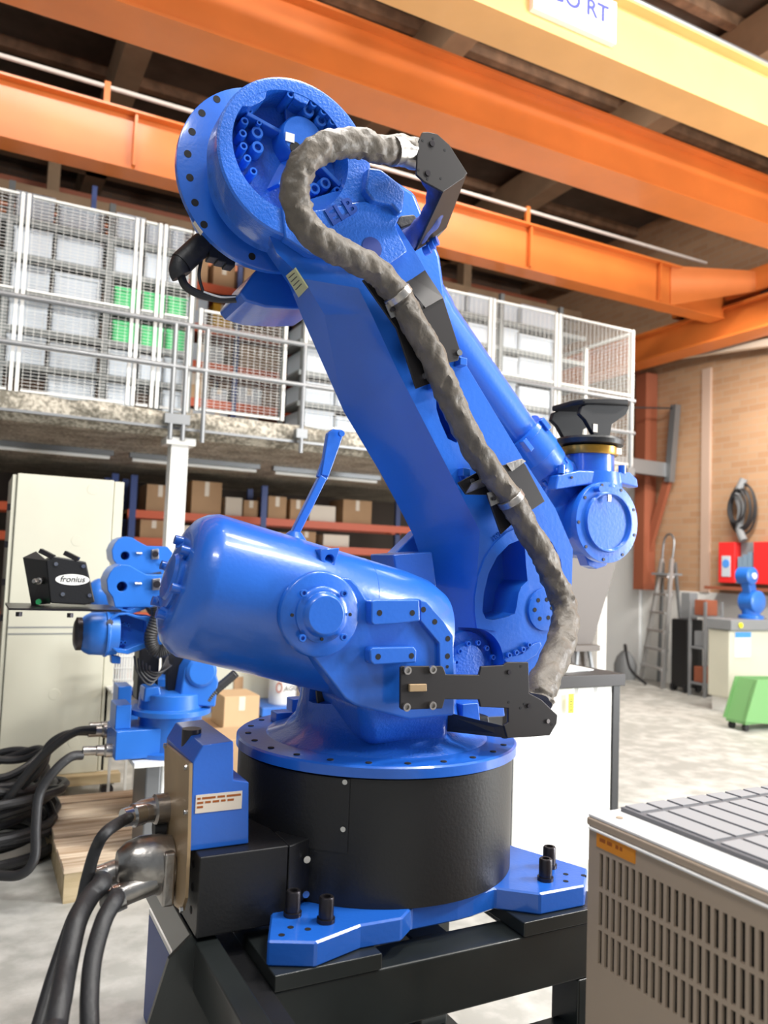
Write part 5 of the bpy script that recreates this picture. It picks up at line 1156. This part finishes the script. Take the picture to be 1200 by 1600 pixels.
for (x, y) in ((885, 1135), (770, 938), (996, 1225)):
    p = at(*c5([(x, y)])[0], YB-.0005); MB().lathe(p, (0, -1, 0), [(0, .0055), (.003, .0055), (.003, .003)], 10).build('screw', STEEL if x > 990 else DARKST, R)
hm = Holes()
for (x, y) in ((840, 903), (770, 1115), (838, 1148), (860, 1125), (1020, 1245)):
    p = at(*c5([(x, y)])[0], YB); hm.cyl(p, p+V((0, -.0006, 0)), .0035, n=10)
rp(hm, 'bracket_hole', HOLE)
a = [at(*q, YB+.008) for q in c5([(742, 1255), (762, 1325)])]; b = [at(*q, YB+.10) for q in c5([(610, 1190), (640, 1330)])]
rp(MB().prism([a[0], a[1], a[1]+V((-.11, .12, -.0)), a[0]+V((-.14, .1, .03))], (0, .006, 0)), 'bracket_return', BRACK, smooth=False)
rp(MB().prism([a[1], a[1]+V((.09, 0, 0)), a[1]+V((.05, .14, .0)), a[1]+V((-.1, .13, 0))], (0, 0, .006)), 'bracket_shelf', BRACK, smooth=False)
rp(MB().prism(px([(722, 1100), (748, 1098), (752, 1135), (735, 1160), (722, 1150)], 1.80), (0, .06, 0)), 'motor_flange', BLUE, bevel=.004)
rp(MB().prism(px([(725, 1120), (765, 1118), (770, 1150), (725, 1150)], 1.86), (0, .1, 0)), 'side_motor', BLACK, bevel=.008)
# mid-left elbow motor cable
YM = 2.28
rp(MB().tube([at(318, 380, YM), at(300, 396, YM), at(283, 412, YM)], .034, 20, 4), 'motor_connector', RUBBER)
rp(MB().tube([at(284, 408, YM), at(280, 422, YM), at(284, 432, YM)], .03, 16, 4), 'connector_boot', RUBBER)
rp(MB().tube([at(282, 428, YM), at(290, 447, YM), at(312, 460, YM), (at(345, 467, YM)), at(378, 466, YM), at(400, 460, YM)], .012, 10, 6), 'motor_cable', RUBBER)
rp(MB().tube([at(315, 405, YM), at(311, 430, YM), at(317, 455, YM), at(319, 466, YM)], .005, 8, 5), 'thin_wire', RUBBER)
rp(MB().tube([at(318, 456, YM-.01), at(345, 464, YM-.013), at(375, 463, YM-.01)], .003, 6, 4), 'white_wire', WHITE)
rp(MB().prism(px([(304, 345), (314, 332), (326, 352), (316, 364)], YM-.12), (0, .02, 0)), 'nameplate', PAPER, smooth=False, label='pale nameplate on flange edge')
for (x, y) in ((332, 396), (345, 402), (358, 408)): rp(MB().box(at(x, y, YM).x-.014, at(x, y, YM).x+.014, YM-.02, YM+.03, at(x, y, YM).z-.02, at(x, y, YM).z+.02), 'terminal', RUBBER, smooth=False, bevel=.003)

# ---------------- junction boxes at the left of the base
jx = lambda L, Y_: px(L, Y_)
c6 = lambda L: crop(L, 1.714, 220, 1100)
Yj = 1.695
A_ = at(*c6([(155, 402)])[0], Yj); B_ = at(*c6([(152, 626)])[0], Yj); C_ = at(*c6([(397, 388)])[0], Yj); D_ = at(*c6([(397, 588)])[0], Yj)
bx0, bx1, bz0, bz1 = (A_.x+B_.x)/2, C_.x, (B_.z+D_.z)/2, (A_.z+C_.z)/2
jb_ = rp(MB().box(bx0, bx1, Yj, Yj+.26, bz0, bz1), 'cable_tray_box', BLACK, smooth=False, bevel=.004, label='black sheet metal box')
for k in range(5):
    for yy in (Yj+.04+.05*(k % 2),):
        p = V((bx0, Yj+.05+.09*(k % 2), bz1-.03-.024*k)); MB().cyl(p+V((.002, 0, 0)), p+V((-.0008, 0, 0)), .0085, n=14).build('knockout', HOLE, R)
pE = at(*c6([(465, 525)])[0], Yj)
ve = V((pE.x-bx1, 0, 0))
pz = at(*c6([(465, 380)])[0], Yj).z
rp(MB().prism([(bx1, Yj-.003, bz0+.02), (bx1, Yj-.003, bz1), (pE.x+.003, Yj+.03, bz1), (pE.x+.003, Yj+.03, bz0+.04)], (0, .1, 0)), 'cover_end', BLACK, smooth=False, bevel=.003)
for (x, y) in ((444, 415), (441, 508)):
    p = at(*c6([(x, y)])[0], Yj+.012); MB().lathe(p, (-.1, -1, 0), [(0, .008), (.005, .008), (.005, .004)], 12).build('screw', STEEL, R)
# blue connector block on top
Yc_ = 1.735
bl = [at(*q, Yc_) for q in c6([(128, 382), (130, 165), (165, 100), (250, 100), (250, 205), (290, 208), (290, 370)])]
for i in (3, 4): bl[i] = V((bl[4].x, Yc_, bl[i].z))
rp(MB().prism([V((bl[0].x, Yc_, bz1+.001)), V((bl[0].x, Yc_, at(296, 1192, Yc_).z)), V((bl[0].x+.02, Yc_, at(310, 1165, Yc_).z)), V((at(365, 1160, Yc_).x, Yc_, at(340, 1160, Yc_).z)), V((at(365, 1219, Yc_).x, Yc_, at(365, 1219, Yc_).z)), V((at(389, 1222, Yc_).x, Yc_, at(389, 1222, Yc_).z)), V((at(389, 1310, Yc_).x, Yc_, bz1+.001))], (0, .26, 0)), 'connector_box', BLUE, smooth=False, bevel=.003)
cbx = bl[0].x
# tan plate facing -X
tp = [atx(x, y, cbx-.008) for x, y in c6([(63, 105), (130, 160), (125, 382), (118, 520), (108, 555), (90, 540), (75, 480), (62, 400)])]
rp(MB().prism(tp, (.007, 0, 0)), 'connector_plate', TAN, smooth=False)
for (x, y) in ((68, 112), (124, 170), (123, 290), (62, 250), (112, 550)):
    p = atx(*c6([(x, y)])[0], cbx-.008); MB().cyl(p, p+V((-.006, 0, 0)), .006, n=10).build('plate_screw', STEEL, R)
p = at(*c6([(135, 95)])[0], 1.86); MB().cyl(p+V((0, 0, -.02)), p+V((0, 0, .025)), .022, n=20).build('eye_socket', DARKST, R)
lb = [at(*q, Yc_-.0012) for q in c6([(148, 245), (272, 232), (272, 278), (148, 295)])]
x0_, x1_, z0_, z1_ = lb[0].x, lb[1].x, (lb[3].z+lb[2].z)/2, (lb[0].z+lb[1].z)/2
rp(MB().box(x0_, x1_, Yc_-.0015, Yc_, z0_, z1_), 'notice_label', PAPER, smooth=False, label='cream printed label strip')
for r_, (s_, wd) in enumerate((('A WARNING LINE ON MAINTENANCE', 1), ('OIL AND GREASE HERE', .8), ('NOTE', .3))):
    segs = [(.03, .10), (.13, .42), (.46, .62), (.66, .97)] if r_ == 0 else ([(.03, .16), (.20, .32), (.36, .5), (.54, .64), (.68, .82)] if r_ == 1 else [(.03, .16)])
    for a, b in segs:
        rp(MB().box(x0_+(x1_-x0_)*a, x0_+(x1_-x0_)*b, Yc_-.0019, Yc_-.0015, z1_-.010-.009*r_, z1_-.0055-.009*r_), 'label_print', bpy.data.materials['brown_ink'], smooth=False)
# connectors on the tan plate
def castx(x, y, dy=0): return atx(x, y, cbx-.02)
P1 = atx(262, 1262, cbx-.008)
cn = MB(); cn.lathe(P1, (-1, -.1, .0), [(0, .034), (.03, .034), (.035, .028), (.06, .026), (.075, .02)], 18); rp(cn, 'cable_gland', METAL)
e1 = at(205, 1275, P1.y-.03)
rp(MB().tube([P1+V((-.05, 0, 0)), P1.lerp(e1, .5), e1], .021, 14, 5), 'elbow_fitting', METAL)
rp(MB().lathe(e1, (e1-P1), [(-.03, .024), (-.005, .026), (0, .021), (.02, .02)], 16), 'cable_nut', STEEL)
H0 = [atx(x, y, cbx-.010) for x, y in ((222, 1300), (270, 1300), (287, 1332), (287, 1390), (262, 1398), (236, 1392), (222, 1350))]
P2 = atx(268, 1350, cbx-.008)
body = MB(); bb = []
for t_, s_y, s_z in ((0, .05, .062), (.03, .052, .066), (.07, .048, .062), (.10, .038, .05), (.12, .022, .03)):
    bb.append([P2+V((-t_, s_y*math.cos(a)*(1.1 if abs(math.cos(a)) > .5 else .9), s_z*math.sin(a)+.01*(t_/.09))) for a in [2*PI*k/20 for k in range(20)]])
body.loft(bb); rp(body, 'connector_hood', METAL, bevel=.003, label='cast metal connector hood')
rp(MB().box(P2.x-.03, P2.x-.004, P2.y-.06, P2.y+.06, P2.z-.07, P2.z+.045), 'hood_frame', METAL, bevel=.006)
rp(MB().tube([P2+V((-.04, -.03, -.02)), P2+V((-.10, -.03, -.035)), P2+V((-.125, -.03, -.045))], .026, 14, 4), 'cable_outlet', METAL)
rp(MB().tube([P2+V((-.04, .03, 0)), P2+V((-.12, .03, -.012)), P2+V((-.15, .03, -.022))], .026, 14, 4), 'cable_outlet', METAL)
rp(MB().cyl(P1+V((-.004, .0, -.045)), P1+V((-.03, 0, -.045)), .02, n=16), 'black_socket', RUBBER)
c0_ = P2+V((-.125, -.03, -.045)); c1_ = P2+V((-.15, .03, -.022))
for c in (c0_, c1_): rp(MB().lathe(c, (-1, 0, -.25), [(-.02, .028), (0, .029), (.003, .024), (.02, .022)], 16), 'cable_nut', STEEL)
def fl(p, *pts): return [p]+[V(q) for q in pts]
yy = e1.y
tag(MB().tube([e1, at(168, 1298, 1.76), at(150, 1326, 1.76), at(136, 1373, 1.76), at(128, 1408, 1.75), at(112, 1440, 1.73), at(84, 1520, 1.68), at(60, 1600, 1.62), at(10, 1760, 1.5), V((-.05, 1.3, .03)), V((-.3, 1.1, .016))], .0125, 12, 8).build('black_cable', RUBBER), 'thinnest black cable hanging from the upper connector in the left foreground', 'cable')
tag(MB().tube([c1_+V((-.015, 0, -.004)), at(160, 1378, 1.72), at(140, 1402, 1.68), at(120, 1440, 1.62), at(105, 1505, 1.56), at(96, 1555, 1.5), at(88, 1600, 1.46), at(75, 1720, 1.38), V((.2, 1.25, .12)), V((.1, 1.1, .024)), V((-.1, .9, .022))], .0195, 14, 8).build('black_cable', RUBBER), 'thick black cable from the connector hood, left one of the two thick foreground cables', 'cable')
tag(MB().tube([c0_+V((-.015, 0, -.004)), at(182, 1402, 1.65), at(163, 1436, 1.6), at(146, 1495, 1.55), at(140, 1555, 1.5), at(140, 1610, 1.46), at(140, 1720, 1.4), V((.33, 1.2, .1)), V((.25, 1.05, .022)), V((.1, .85, .021))], .0165, 14, 8).build('black_cable', RUBBER), 'thick black cable from the connector hood, right one of the two thick foreground cables', 'cable')
bpy.data.objects.remove(bolt)
# drop cut-off / unused
